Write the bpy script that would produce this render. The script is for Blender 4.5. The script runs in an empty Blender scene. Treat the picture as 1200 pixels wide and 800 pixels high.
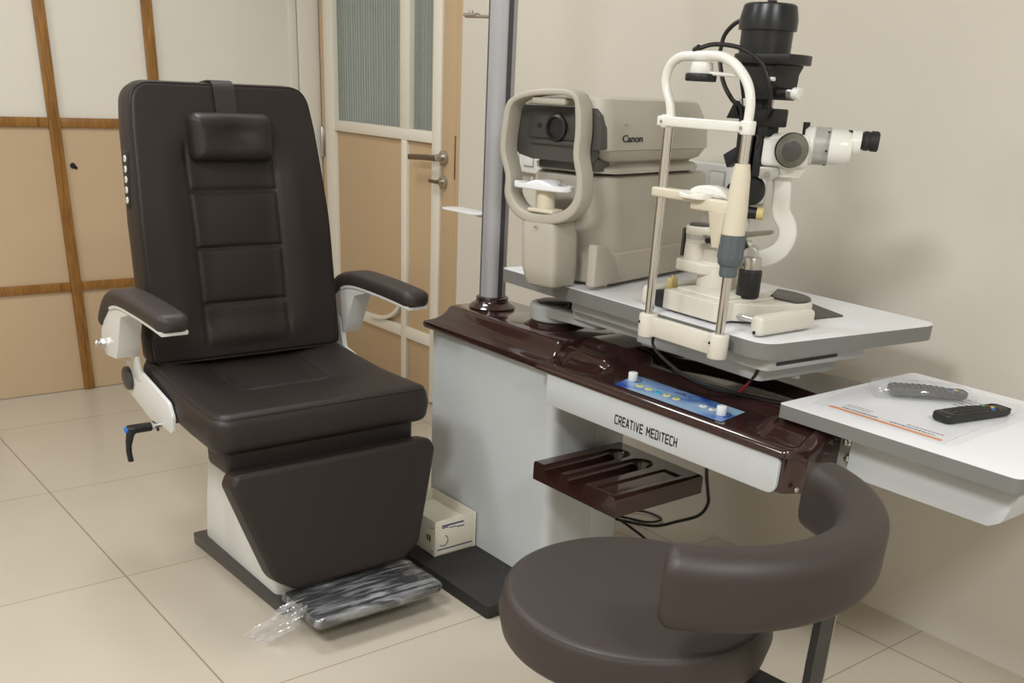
import bpy, bmesh, math, random
from mathutils import Vector, Matrix, Quaternion
random.seed(4)
PI = math.pi
col = bpy.context.scene.collection

# ------------------------------------------------------------------ materials
def new_mat(name):
    m = bpy.data.materials.new(name); m.use_nodes = True
    nt = m.node_tree; b = nt.nodes['Principled BSDF']
    return m, nt, b

def mat(name, c, rough=.5, metal=0, coat=0, var=.06, vscale=6, bump=0, bscale=200, spec=.5, trans=0, alpha=1, ior=1.45, sheen=0, emit=None):
    m, nt, b = new_mat(name)
    N = nt.nodes; L = nt.links
    tc = N.new('ShaderNodeTexCoord')
    nz = N.new('ShaderNodeTexNoise'); nz.inputs['Scale'].default_value = vscale; nz.inputs['Detail'].default_value = 4
    L.new(tc.outputs['Object'], nz.inputs['Vector'])
    mx = N.new('ShaderNodeMix'); mx.data_type = 'RGBA'
    a = [max(0, x*(1-var)) for x in c]; d = [min(1, x*(1+var)) for x in c]
    mx.inputs[6].default_value = (*a, 1); mx.inputs[7].default_value = (*d, 1)
    L.new(nz.outputs['Fac'], mx.inputs[0]); L.new(mx.outputs[2], b.inputs['Base Color'])
    b.inputs['Roughness'].default_value = rough; b.inputs['Metallic'].default_value = metal
    b.inputs['Coat Weight'].default_value = coat; b.inputs['Coat Roughness'].default_value = .05
    b.inputs['Specular IOR Level'].default_value = spec
    b.inputs['Transmission Weight'].default_value = trans; b.inputs['Alpha'].default_value = alpha
    b.inputs['IOR'].default_value = ior; b.inputs['Sheen Weight'].default_value = sheen
    if bump:
        n2 = N.new('ShaderNodeTexNoise'); n2.inputs['Scale'].default_value = bscale; n2.inputs['Detail'].default_value = 2
        L.new(tc.outputs['Object'], n2.inputs['Vector'])
        bp = N.new('ShaderNodeBump'); bp.inputs['Strength'].default_value = bump; bp.inputs['Distance'].default_value = .002
        L.new(n2.outputs['Fac'], bp.inputs['Height']); L.new(bp.outputs['Normal'], b.inputs['Normal'])
    return m

M = {}
M['leather'] = mat('brown_leather', (.021, .0150, .0135), .46, bump=.12, bscale=420, var=.1, vscale=5)
M['leather_side'] = M['leather']
M['leather_stool'] = mat('stool_leather', (.036, .027, .0245), .5, bump=.12, bscale=420, var=.08, vscale=4)
M['white_metal'] = mat('white_enamel', (.70, .70, .68), .28, var=.03)
M['grey_white'] = mat('grey_white_sheet_metal', (.53, .55, .56), .30, var=.03, vscale=2)
M['brown_gloss'] = mat('glossy_brown_moulding', (.030, .0115, .0095), .13, coat=.6, var=.12)
M['black_plastic'] = mat('black_plastic', (.012, .012, .013), .42)
M['black_soft'] = mat('black_rubber', (.018, .017, .017), .6)
M['charcoal'] = mat('charcoal_plastic', (.055, .052, .048), .35)
M['black_gloss'] = mat('black_lacquer', (.014, .015, .017), .3)
M['chrome'] = mat('chrome', (.70, .69, .67), .12, metal=1, var=.02)
M['steel'] = mat('brushed_steel', (.55, .53, .50), .3, metal=1, var=.05)
M['alu'] = mat('pole_aluminium', (.44, .44, .47), .38, metal=.35, var=.04)
M['alu_dark'] = mat('pole_groove_grey', (.09, .09, .10), .45, metal=.4)
M['bronze'] = mat('antique_bronze_handle', (.22, .17, .12), .35, metal=.8)
M['instrument_cream'] = mat('instrument_cream', (.66, .63, .55), .34, var=.02)
M['cream_sleeve'] = mat('cream_sleeve_plastic', (.66, .60, .47), .4, var=.02)
M['canon_body'] = mat('aged_grey_beige_plastic', (.44, .41, .345), .45, var=.08, vscale=5, bump=.05, bscale=500)
M['canon_head'] = mat('grey_beige_head_plastic', (.50, .475, .41), .42, var=.05, vscale=5)
M['canon_dark'] = mat('dark_window_plastic', (.075, .070, .065), .3, var=.05)
M['grip_grey'] = mat('blue_grey_grip', (.10, .12, .13), .5)
M['table_white'] = mat('white_laminate', (.84, .85, .88), .22, var=.015)
M['table_edge'] = mat('grey_edge_band', (.19, .19, .18), .4)
M['frame_grey'] = mat('pale_grey_underframe', (.42, .43, .42), .38)
M['olive_knob'] = mat('olive_grey_knob', (.18, .17, .13), .35)
M['tube_white'] = mat('white_tube_enamel', (.78, .77, .72), .22, var=.02)
M['metal_ring'] = mat('pale_metal_ring', (.50, .49, .46), .3, metal=.3)
M['ink'] = mat('black_ink', (.012, .012, .014), .5)
M['ink_blue'] = mat('dark_blue_ink', (.03, .03, .12), .5)
M['gold'] = mat('yellow_label', (.62, .50, .22), .4)
M['red'] = mat('red_wire', (.35, .015, .02), .4)
M['blue_btn'] = mat('blue_cap', (.02, .16, .6), .35)
M['cable'] = mat('black_cable', (.015, .014, .014), .4)
M['box_cream'] = mat('cream_painted_steel', (.70, .65, .53), .4, var=.04)
M['socket_white'] = mat('white_switch_plate', (.72, .72, .70), .3, var=.02)
M['knob_white'] = mat('white_knob', (.75, .75, .73), .3, var=.02)
M['yellow_btn'] = mat('pale_yellow_button', (.60, .58, .22), .4)
M['cyan_btn'] = mat('cyan_button', (.03, .38, .50), .4)
M['orange'] = mat('orange_print', (.66, .27, .09), .5)
M['paper'] = mat('white_paper', (.76, .77, .80), .5, var=.02)
M['door_tan'] = mat('tan_door_laminate', (.52, .375, .225), .42, var=.03, vscale=3)
M['door_white'] = mat('cream_door_moulding', (.76, .72, .62), .4, var=.02)
M['batten'] = None
M['clearfilm'] = None

# wood batten
def wood():
    m, nt, b = new_mat('varnished_wood_batten'); N = nt.nodes; L = nt.links
    tc = N.new('ShaderNodeTexCoord'); mp = N.new('ShaderNodeMapping'); mp.inputs['Scale'].default_value = (30, 30, 3)
    nz = N.new('ShaderNodeTexNoise'); nz.inputs['Scale'].default_value = 2; nz.inputs['Detail'].default_value = 8; nz.inputs['Distortion'].default_value = 1.2
    cr = N.new('ShaderNodeValToRGB'); cr.color_ramp.elements[0].position = .3; cr.color_ramp.elements[1].position = .7
    cr.color_ramp.elements[0].color = (.17, .07, .014, 1); cr.color_ramp.elements[1].color = (.36, .175, .038, 1)
    L.new(tc.outputs['Object'], mp.inputs['Vector']); L.new(mp.outputs['Vector'], nz.inputs['Vector'])
    L.new(nz.outputs['Fac'], cr.inputs['Fac']); L.new(cr.outputs['Color'], b.inputs['Base Color'])
    b.inputs['Roughness'].default_value = .4
    return m
M['batten'] = wood()

def floor_mat():
    m, nt, b = new_mat('polished_beige_tiles'); N = nt.nodes; L = nt.links
    tc = N.new('ShaderNodeTexCoord'); sp = N.new('ShaderNodeSeparateXYZ'); L.new(tc.outputs['Object'], sp.inputs[0])
    def line(sock, off, pitch, w=.0016):
        a = N.new('ShaderNodeMath'); a.operation = 'SUBTRACT'; L.new(sock, a.inputs[0]); a.inputs[1].default_value = off
        q = N.new('ShaderNodeMath'); q.operation = 'PINGPONG'; L.new(a.outputs[0], q.inputs[0]); q.inputs[1].default_value = pitch/2
        c = N.new('ShaderNodeMath'); c.operation = 'LESS_THAN'; L.new(q.outputs[0], c.inputs[0]); c.inputs[1].default_value = w
        fl = N.new('ShaderNodeMath'); fl.operation = 'DIVIDE'; L.new(a.outputs[0], fl.inputs[0]); fl.inputs[1].default_value = pitch
        f2 = N.new('ShaderNodeMath'); f2.operation = 'FLOOR'; L.new(fl.outputs[0], f2.inputs[0])
        return c.outputs[0], f2.outputs[0]
    lx, ix = line(sp.outputs['X'], -2.680, .757)
    ly, iy = line(sp.outputs['Y'], .765, .776, .0024)
    mx = N.new('ShaderNodeMath'); mx.operation = 'MAXIMUM'; L.new(lx, mx.inputs[0]); L.new(ly, mx.inputs[1])
    cmb = N.new('ShaderNodeCombineXYZ'); L.new(ix, cmb.inputs[0]); L.new(iy, cmb.inputs[1])
    wn = N.new('ShaderNodeTexWhiteNoise'); L.new(cmb.outputs[0], wn.inputs['Vector'])
    nz = N.new('ShaderNodeTexNoise'); nz.inputs['Scale'].default_value = 1.6; nz.inputs['Detail'].default_value = 6; nz.inputs['Roughness'].default_value = .6
    L.new(tc.outputs['Object'], nz.inputs['Vector'])
    ad = N.new('ShaderNodeMath'); ad.operation = 'MULTIPLY_ADD'; L.new(wn.outputs['Value'], ad.inputs[0]); ad.inputs[1].default_value = .25; L.new(nz.outputs['Fac'], ad.inputs[2])
    cr = N.new('ShaderNodeValToRGB'); cr.color_ramp.elements[0].position = .3; cr.color_ramp.elements[1].position = .95
    cr.color_ramp.elements[0].color = (.455, .405, .33, 1); cr.color_ramp.elements[1].color = (.515, .46, .375, 1)
    L.new(ad.outputs[0], cr.inputs['Fac'])
    mc = N.new('ShaderNodeMix'); mc.data_type = 'RGBA'; L.new(mx.outputs[0], mc.inputs[0]); L.new(cr.outputs['Color'], mc.inputs[6])
    mc.inputs[7].default_value = (.27, .22, .16, 1); L.new(mc.outputs[2], b.inputs['Base Color'])
    b.inputs['Roughness'].default_value = .24; b.inputs['Specular IOR Level'].default_value = .42
    return m
M['floor'] = floor_mat()

def wall_mat(name, c0, c1, rough=.6, scale=1.2):
    m, nt, b = new_mat(name); N = nt.nodes; L = nt.links
    tc = N.new('ShaderNodeTexCoord')
    nz = N.new('ShaderNodeTexNoise'); nz.inputs['Scale'].default_value = scale; nz.inputs['Detail'].default_value = 5; nz.inputs['Roughness'].default_value = .55
    L.new(tc.outputs['Object'], nz.inputs['Vector'])
    cr = N.new('ShaderNodeValToRGB'); cr.color_ramp.elements[0].position = .35; cr.color_ramp.elements[1].position = .7
    cr.color_ramp.elements[0].color = (*c0, 1); cr.color_ramp.elements[1].color = (*c1, 1)
    L.new(nz.outputs['Fac'], cr.inputs['Fac']); L.new(cr.outputs['Color'], b.inputs['Base Color'])
    n2 = N.new('ShaderNodeTexNoise'); n2.inputs['Scale'].default_value = 60; L.new(tc.outputs['Object'], n2.inputs['Vector'])
    bp = N.new('ShaderNodeBump'); bp.inputs['Strength'].default_value = .06; bp.inputs['Distance'].default_value = .004
    L.new(n2.outputs['Fac'], bp.inputs['Height']); L.new(bp.outputs['Normal'], b.inputs['Normal'])
    b.inputs['Roughness'].default_value = rough
    return m
M['wall'] = wall_mat('cream_wall_paint', (.625, .585, .51), (.66, .62, .545))
M['panel_cream'] = wall_mat('cream_wall_panel', (.72, .685, .605), (.76, .725, .645), .5)
M['panel_tan'] = wall_mat('tan_wall_panel', (.50, .37, .23), (.55, .41, .26), .5)
M['ceiling'] = wall_mat('white_ceiling_paint', (.76, .75, .71), (.8, .79, .75), .7)

def film():
    m, nt, b = new_mat('clear_plastic_film'); N = nt.nodes; L = nt.links
    out = N['Material Output']
    tr = N.new('ShaderNodeBsdfTransparent'); gl = N.new('ShaderNodeBsdfGlossy'); gl.inputs['Roughness'].default_value = .12
    gl.inputs['Color'].default_value = (.9, .92, .95, 1)
    df = N.new('ShaderNodeBsdfDiffuse'); df.inputs['Color'].default_value = (.75, .77, .8, 1)
    m1 = N.new('ShaderNodeMixShader'); m2 = N.new('ShaderNodeMixShader')
    tc = N.new('ShaderNodeTexCoord'); mp = N.new('ShaderNodeMapping'); mp.inputs['Scale'].default_value = (22, 2.5, 6); mp.inputs['Rotation'].default_value = (0, 0, .12)
    nz = N.new('ShaderNodeTexNoise'); nz.inputs['Scale'].default_value = 3; nz.inputs['Detail'].default_value = 5; nz.inputs['Distortion'].default_value = .8
    L.new(tc.outputs['Object'], mp.inputs[0]); L.new(mp.outputs[0], nz.inputs['Vector'])
    cr = N.new('ShaderNodeValToRGB'); cr.color_ramp.elements[0].position = .45; cr.color_ramp.elements[1].position = .78
    cr.color_ramp.elements[0].color = (.035, .035, .035, 1); cr.color_ramp.elements[1].color = (.5, .5, .5, 1)
    L.new(nz.outputs['Fac'], cr.inputs['Fac'])
    L.new(cr.outputs['Color'], m1.inputs[0]); L.new(tr.outputs[0], m1.inputs[1]); L.new(df.outputs[0], m1.inputs[2])
    m2.inputs[0].default_value = .13; L.new(m1.outputs[0], m2.inputs[1]); L.new(gl.outputs[0], m2.inputs[2])
    bp = N.new('ShaderNodeBump'); bp.inputs['Strength'].default_value = .35; bp.inputs['Distance'].default_value = .002
    L.new(nz.outputs['Fac'], bp.inputs['Height']); L.new(bp.outputs['Normal'], gl.inputs['Normal']); L.new(bp.outputs['Normal'], df.inputs['Normal'])
    L.new(m2.outputs[0], out.inputs['Surface'])
    N.remove(b)
    return m
M['film'] = film()

def thinfilm():
    m, nt, b = new_mat('clear_document_sleeve'); N = nt.nodes; L = nt.links
    out = N['Material Output']
    tr = N.new('ShaderNodeBsdfTransparent'); gl = N.new('ShaderNodeBsdfGlossy'); gl.inputs['Roughness'].default_value = .1
    df = N.new('ShaderNodeBsdfDiffuse'); df.inputs['Color'].default_value = (.8, .82, .86, 1)
    m1 = N.new('ShaderNodeMixShader'); m1.inputs[0].default_value = .10
    m2 = N.new('ShaderNodeMixShader'); m2.inputs[0].default_value = .07
    L.new(tr.outputs[0], m1.inputs[1]); L.new(df.outputs[0], m1.inputs[2]); L.new(m1.outputs[0], m2.inputs[1]); L.new(gl.outputs[0], m2.inputs[2])
    tc = N.new('ShaderNodeTexCoord'); nz = N.new('ShaderNodeTexNoise'); nz.inputs['Scale'].default_value = 22; L.new(tc.outputs['Object'], nz.inputs['Vector'])
    bp = N.new('ShaderNodeBump'); bp.inputs['Strength'].default_value = .5; bp.inputs['Distance'].default_value = .004
    L.new(nz.outputs['Fac'], bp.inputs['Height']); L.new(bp.outputs['Normal'], gl.inputs['Normal'])
    L.new(m2.outputs[0], out.inputs['Surface']); N.remove(b)
    return m
M['sleeve'] = thinfilm()

def fluted():
    m, nt, b = new_mat('fluted_frosted_glass')
    b.inputs['Base Color'].default_value = (.50, .54, .50, 1); b.inputs['Roughness'].default_value = .06
    b.inputs['Transmission Weight'].default_value = .72; b.inputs['IOR'].default_value = 1.5
    return m
M['glass'] = fluted()

def panel_blue():
    m, nt, b = new_mat('blue_printed_control_label'); N = nt.nodes; L = nt.links
    tc = N.new('ShaderNodeTexCoord'); mp = N.new('ShaderNodeMapping'); mp.inputs['Rotation'].default_value = (0, 0, .6); mp.inputs['Scale'].default_value = (5, 9, 5)
    wv = N.new('ShaderNodeTexNoise'); wv.inputs['Scale'].default_value = .9; wv.inputs['Distortion'].default_value = .6
    L.new(tc.outputs['Object'], mp.inputs[0]); L.new(mp.outputs[0], wv.inputs['Vector'])
    cr = N.new('ShaderNodeValToRGB'); e = cr.color_ramp.elements
    e[0].position = .44; e[0].color = (.015, .06, .30, 1); e[1].position = .60; e[1].color = (.28, .42, .58, 1)
    x = e.new(.50); x.color = (.07, .16, .42, 1)
    L.new(wv.outputs['Fac'], cr.inputs['Fac']); L.new(cr.outputs['Color'], b.inputs['Base Color']); b.inputs['Roughness'].default_value = .25
    return m
M['label_blue'] = panel_blue()

# ------------------------------------------------------------------ object helpers
WM = {}
def put(o, parent=None):
    col.objects.link(o)
    if parent is not None: o.parent = parent
def thing(name, label, cat, loc=(0, 0, 0), rotz=0, group=None):
    o = bpy.data.objects.new(name, None); o.empty_display_size = .1
    put(o); o.location = loc; o.rotation_euler = (0, 0, rotz)
    o['label'] = label; o['category'] = cat
    if group: o['group'] = group
    WM[o.name] = Matrix.Translation(loc) @ Matrix.Rotation(rotz, 4, 'Z')
    return o
def tag(o, label, cat, group=None, kind=None):
    o['label'] = label; o['category'] = cat
    if group: o['group'] = group
    if kind: o['kind'] = kind
    return o
def obj(name, bm, m, parent=None, local=False, smooth=38, label=None):
    """bm is in world coordinates unless local; children keep identity transforms below their thing"""
    if parent is not None and not local:
        bm.transform(WM[parent.name].inverted())
    bmesh.ops.recalc_face_normals(bm, faces=bm.faces[:])
    me = bpy.data.meshes.new(name)
    lim = math.radians(smooth)
    for f in bm.faces: f.smooth = True
    for e in bm.edges:
        e.smooth = not (len(e.link_faces) == 2 and e.calc_face_angle(0) > lim)
    origin = Vector((0, 0, 0))
    if parent is None:
        # top-level single-mesh things: origin at the middle of their base
        xs = [v.co for v in bm.verts]
        origin = Vector(((min(c.x for c in xs)+max(c.x for c in xs))/2, (min(c.y for c in xs)+max(c.y for c in xs))/2, min(c.z for c in xs)))
        bm.transform(Matrix.Translation(-origin))
    bm.to_mesh(me); bm.free()
    mats = m if isinstance(m, (list, tuple)) else [m]
    for k in mats: me.materials.append(k)
    o = bpy.data.objects.new(name, me); put(o, parent); o.location = origin
    WM[o.name] = WM[parent.name] if parent is not None else Matrix.Translation(origin)
    if label: o['label'] = label
    return o
def struct(name, bm, m, parent=None, **k):
    o = obj(name, bm, m, parent, **k)
    if parent is None: o['kind'] = 'structure'
    return o

def nb(): return bmesh.new()
def bevel_new(bm, geom_edges, w, seg=2):
    if w > 0 and geom_edges:
        bmesh.ops.bevel(bm, geom=geom_edges, offset=w, segments=seg, profile=.5, affect='EDGES', clamp_overlap=True)
def box(bm, x0, x1, y0, y1, z0, z1, bev=0, seg=2, mtx=None):
    t = bmesh.new()
    vs = [t.verts.new((x, y, z)) for x in (x0, x1) for y in (y0, y1) for z in (z0, z1)]
    for f in ((0, 1, 3, 2), (4, 6, 7, 5), (0, 4, 5, 1), (2, 3, 7, 6), (0, 2, 6, 4), (1, 5, 7, 3)): t.faces.new([vs[i] for i in f])
    if bev: bevel_new(t, t.edges[:], bev, seg)
    merge(bm, t, mtx); return bm
def merge(bm, t, mtx=None, mi=None):
    if mtx is not None: t.transform(mtx)
    if mi is not None:
        for f in t.faces: f.material_index = mi
    me = bpy.data.meshes.new('_tmp'); t.to_mesh(me); t.free(); bm.from_mesh(me); bpy.data.meshes.remove(me)
def frame(o, x, z):
    """matrix with local x along x, local z along z"""
    x = Vector(x).normalized(); z = Vector(z).normalized(); y = z.cross(x).normalized(); x = y.cross(z)
    m = Matrix.Identity(4)
    for i in range(3): m[i][0] = x[i]; m[i][1] = y[i]; m[i][2] = z[i]; m[i][3] = o[i]
    return m
def axis_m(p0, p1):
    z = (Vector(p1)-Vector(p0)).normalized(); h = Vector((1, 0, 0)) if abs(z.x) < .8 else Vector((0, 1, 0))
    return frame(p0, h - z*h.dot(z), z)
def lathe(bm, prof, mtx=None, seg=40, mi=None):
    """prof list of (r,z) revolved about local z"""
    t = bmesh.new(); rings = []
    for r, z in prof:
        if r < 1e-6: rings.append([t.verts.new((0, 0, z))])
        else: rings.append([t.verts.new((r*math.cos(2*PI*i/seg), r*math.sin(2*PI*i/seg), z)) for i in range(seg)])
    for a, b in zip(rings, rings[1:]):
        for i in range(seg):
            j = (i+1) % seg
            if len(a) == 1 and len(b) == 1: continue
            if len(a) == 1: t.faces.new((a[0], b[i], b[j]))
            elif len(b) == 1: t.faces.new((a[i], b[0], a[j]))
            else: t.faces.new((a[i], b[i], b[j], a[j]))
    for rg in (rings[0], rings[-1]):
        if len(rg) > 1:
            try: t.faces.new(rg)
            except ValueError: pass
    merge(bm, t, mtx, mi); return bm
def cyl(bm, p0, p1, r, r1=None, seg=32, bev=0, mi=None):
    r1 = r if r1 is None else r1; L = (Vector(p1)-Vector(p0)).length
    b = min(bev, L/2*.98)
    prof = [(0, 0), (r-b, 0)] + ([(r-b*.3, b*.3), (r, b)] if b else [(r, 0)]) if b else [(0, 0), (r, 0)]
    prof = prof + ([(r1, L-b), (r1-b*.3, L-b*.3), (r1-b, L)] if b else [(r1, L)]) + [(0, L)]
    # drop duplicates
    out = []
    for p in prof:
        if not out or (abs(out[-1][0]-p[0]) > 1e-7 or abs(out[-1][1]-p[1]) > 1e-7): out.append(p)
    return lathe(bm, out, axis_m(p0, p1), seg, mi)
def catmull(pts, n=8, closed=False):
    P = [Vector(p) for p in pts]; out = []
    m = len(P)
    rng = range(m if closed else m-1)
    for i in rng:
        p1, p2 = P[i], P[(i+1) % m]
        p0 = P[i-1] if (closed or i > 0) else p1*2-p2
        p3 = P[(i+2) % m] if (closed or i+2 < m) else p2*2-p1
        for k in range(n):
            t = k/n
            out.append(.5*((2*p1)+(-p0+p2)*t+(2*p0-5*p1+4*p2-p3)*t*t+(-p0+3*p1-3*p2+p3)*t**3))
    if not closed: out.append(P[-1])
    return out
def circ(r, n=12): return [(r*math.cos(2*PI*i/n), r*math.sin(2*PI*i/n)) for i in range(n)]
def rrect(w, h, r, n=4, cx=0, cy=0):
    """rounded rectangle outline, full width w, height h"""
    r = min(r, w/2*.999, h/2*.999); out = []
    for sx, sy, a0 in ((1, 1, 0), (-1, 1, 90), (-1, -1, 180), (1, -1, 270)):
        for k in range(n+1):
            a = math.radians(a0+90*k/n)
            out.append((cx+sx*(w/2-r)+r*math.cos(a), cy+sy*(h/2-r)+r*math.sin(a)))
    return out
def sweep(bm, path, prof, hint=(0, 0, 1), scales=None, closed=False, mi=None, cap=True):
    """sweep 2D profile; profile x along side (hint x tangent), y along the hint-ish normal"""
    t = bmesh.new(); P = [Vector(p) for p in path]; n = len(P); rings = []; hint = Vector(hint)
    for i in range(n):
        a = P[i-1] if (i > 0 or closed) else P[i]; b = P[(i+1) % n] if (i < n-1 or closed) else P[i]
        tg = (b-a).normalized(); s = hint.cross(tg)
        if s.length < 1e-4: s = Vector((1, 0, 0)).cross(tg)
        s.normalize(); nn = tg.cross(s).normalized()
        sc = scales[i] if scales else (1, 1)
        if not isinstance(sc, (tuple, list)): sc = (sc, sc)
        pr = prof(i/(n-1)) if callable(prof) else prof
        rings.append([t.verts.new(P[i]+s*x*sc[0]+nn*y*sc[1]) for x, y in pr])
    k = len(rings[0])
    for i in range(n if closed else n-1):
        a, b = rings[i], rings[(i+1) % n]
        for j in range(k):
            q = (j+1) % k
            t.faces.new((a[j], a[q], b[q], b[j]))
    if not closed and cap:
        t.faces.new(rings[0]); t.faces.new(rings[-1])
    merge(bm, t, None, mi); return bm
def tube(bm, pts, r, seg=10, n=8, smooth=True, closed=False, mi=None):
    path = catmull(pts, n, closed) if smooth else [Vector(p) for p in pts]
    # parallel transport
    t = bmesh.new(); P = path; N = len(P); rings = []; s = None
    for i in range(N):
        a = P[i-1] if (i > 0 or closed) else P[i]; b = P[(i+1) % N] if (i < N-1 or closed) else P[i]
        tg = (b-a).normalized()
        if s is None:
            h = Vector((0, 0, 1)) if abs(tg.z) < .9 else Vector((1, 0, 0)); s = h.cross(tg).normalized()
        else:
            s = (s - tg*s.dot(tg)).normalized()
        u = tg.cross(s)
        rings.append([t.verts.new(P[i]+(s*math.cos(2*PI*j/seg)+u*math.sin(2*PI*j/seg))*r) for j in range(seg)])
    for i in range(N if closed else N-1):
        a, b = rings[i], rings[(i+1) % N]
        for j in range(seg):
            q = (j+1) % seg; t.faces.new((a[j], a[q], b[q], b[j]))
    if not closed: t.faces.new(rings[0]); t.faces.new(rings[-1])
    merge(bm, t, None, mi); return bm
def prism(bm, poly, mtx, d0, d1, bev=0, seg=2, mi=None):
    """polygon in local xy extruded from local z=d0 to d1"""
    t = bmesh.new()
    a = [t.verts.new((x, y, d0)) for x, y in poly]; b = [t.verts.new((x, y, d1)) for x, y in poly]
    t.faces.new(a); t.faces.new(b[::-1]); n = len(poly)
    for i in range(n):
        j = (i+1) % n; t.faces.new((a[i], a[j], b[j], b[i]))
    bmesh.ops.recalc_face_normals(t, faces=t.faces[:])
    if bev:
        ed = [e for e in t.edges if e.calc_face_angle(0) > math.radians(25)]
        bevel_new(t, ed, bev, seg)
    merge(bm, t, mtx, mi); return bm
def stack(bm, rings, mi=None, cap0=True, cap1=True):
    """loft between equal-count 3D outlines"""
    t = bmesh.new(); R = [[t.verts.new(p) for p in r] for r in rings]; n = len(R[0])
    for a, b in zip(R, R[1:]):
        for i in range(n):
            j = (i+1) % n; t.faces.new((a[i], a[j], b[j], b[i]))
    if cap0: t.faces.new(R[0])
    if cap1: t.faces.new(R[-1])
    merge(bm, t, None, mi); return bm
def resample(poly, n):
    P = [Vector((p[0], p[1])) for p in poly]; P.append(P[0]); L = [0]
    for a, b in zip(P, P[1:]): L.append(L[-1]+(b-a).length)
    out = []; k = 0
    for i in range(n):
        d = L[-1]*i/n
        while L[k+1] < d: k += 1
        t = (d-L[k])/max(1e-9, L[k+1]-L[k]); q = P[k].lerp(P[k+1], t); out.append((q.x, q.y))
    return out
def round_poly(poly, rads, n=6):
    """round the corners of a polygon, rads per corner"""
    out = []; m = len(poly)
    for i in range(m):
        p = Vector(poly[i]); a = Vector(poly[i-1]); b = Vector(poly[(i+1) % m]); r = rads[i] if isinstance(rads, (list, tuple)) else rads
        if r <= 0: out.append(tuple(p)); continue
        u = (a-p).normalized(); v = (b-p).normalized(); ang = u.angle(v); d = min(r/math.tan(ang/2), (a-p).length*.49, (b-p).length*.49)
        s = p+u*d; e = p+v*d
        for k in range(n+1):
            t = k/n; out.append(tuple((1-t)**2*s+2*t*(1-t)*p+t*t*e))
    return out
def pad(bm, outline, mtx, back, top, er=.03, h=None, br=.01, nr=36, npm=200, bulge=0, bend=None, mi=None):
    """upholstered pad: outline in local xy, front surface at local z=top with rounded edge er, height add h(x,y)"""
    O = resample(outline, npm); cx = sum(p[0] for p in O)/npm; cy = sum(p[1] for p in O)/npm
    md = min(math.hypot(x-cx, y-cy) for x, y in O)
    t = bmesh.new(); rings = []
    def ring(s, z, hh=True):
        r = []
        for x, y in O:
            X = cx+(x-cx)*s; Y = cy+(y-cy)*s
            zz = z + (h(X, Y) if (h and hh) else 0)
            p = Vector((X, Y, zz))
            if bend: p = bend(p)
            r.append(t.verts.new(p))
        return r
    def offr(d, z, hh=False):
        r = []
        n = len(O)
        for i in range(n):
            a = Vector(O[i-1]); b = Vector(O[(i+1) % n]); tg = (b-a).normalized(); nn = Vector((-tg.y, tg.x))
            c = Vector((cx, cy))-Vector(O[i])
            if nn.dot(c) < 0: nn = -nn
            q = Vector(O[i])+nn*d
            p = Vector((q.x, q.y, z + (h(q.x, q.y) if (h and hh) else 0)))
            if bend: p = bend(p)
            r.append(t.verts.new(p))
        return r
    # back
    nbk = 4
    rings.append(offr(br, back))
    for k in range(1, nbk+1):
        a = PI/2*k/nbk; rings.append(offr(br*(1-math.sin(a)), back+br*(1-math.cos(a))))
    mid = (back+br+top-er)/2
    if bulge: rings.append(offr(-bulge, mid))
    ne = 8
    for k in range(ne+1):
        a = PI/2*k/ne; rings.append(offr(er*(1-math.cos(a)), top-er+er*math.sin(a), hh=(k > 0)))
    # inner: from the er inset to centre
    base = offr(er, top, True)
    co = [Vector((v.co.x, v.co.y)) for v in base]
    for v in base: t.verts.remove(v)
    inner = resample  # noqa
    last = []
    n = len(O)
    E = []
    for i in range(n):
        a = Vector(O[i-1]); b = Vector(O[(i+1) % n]); tg = (b-a).normalized(); nn = Vector((-tg.y, tg.x))
        if nn.dot(Vector((cx, cy))-Vector(O[i])) < 0: nn = -nn
        E.append(Vector(O[i])+nn*er)
    for k in range(1, nr):
        s = 1-k/nr; r = []
        for q in E:
            X = cx+(q.x-cx)*s; Y = cy+(q.y-cy)*s
            p = Vector((X, Y, top+(h(X, Y) if h else 0)))
            if bend: p = bend(p)
            r.append(t.verts.new(p))
        rings.append(r)
    p = Vector((cx, cy, top+(h(cx, cy) if h else 0)))
    if bend: p = bend(p)
    c = t.verts.new(p)
    for a, b in zip(rings, rings[1:]):
        for i in range(n):
            j = (i+1) % n
            t.faces.new((a[i], a[j], b[j], b[i]))
    for i in range(n): t.faces.new((rings[-1][i], rings[-1][(i+1) % n], c))
    t.faces.new(rings[0])
    merge(bm, t, mtx, mi); return bm
def outline_path(outline, mtx, z, inset, h=None, n=160, bend=None):
    O = resample(outline, n); cx = sum(p[0] for p in O)/n; cy = sum(p[1] for p in O)/n; out = []
    for i in range(n):
        a = Vector(O[i-1]); b = Vector(O[(i+1) % n]); tg = (b-a).normalized(); nn = Vector((-tg.y, tg.x))
        if nn.dot(Vector((cx, cy))-Vector(O[i])) < 0: nn = -nn
        q = Vector(O[i])+nn*inset; p = Vector((q.x, q.y, z+(h(q.x, q.y) if h else 0)))
        if bend: p = bend(p)
        out.append(mtx @ p)
    return out
def text_bm(s, size, mtx, depth=.0006, sx=1, bold=0.0, align='LEFT', space=1.0):
    cu = bpy.data.curves.new('_txt', 'FONT'); cu.body = s; cu.size = size; cu.extrude = depth; cu.offset = bold; cu.align_x = align
    cu.resolution_u = 4; cu.space_character = space
    o = bpy.data.objects.new('_txt', cu); col.objects.link(o)
    dg = bpy.context.evaluated_depsgraph_get(); me = bpy.data.meshes.new_from_object(o.evaluated_get(dg))
    bm = bmesh.new(); bm.from_mesh(me); bpy.data.meshes.remove(me); bpy.data.objects.remove(o); bpy.data.curves.remove(cu)
    bm.transform(mtx @ Matrix.Diagonal((sx, 1, 1, 1)))
    return bm
def smooth(a, b, x):
    t = max(0, min(1, (x-a)/(b-a))); return t*t*(3-2*t)

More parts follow.
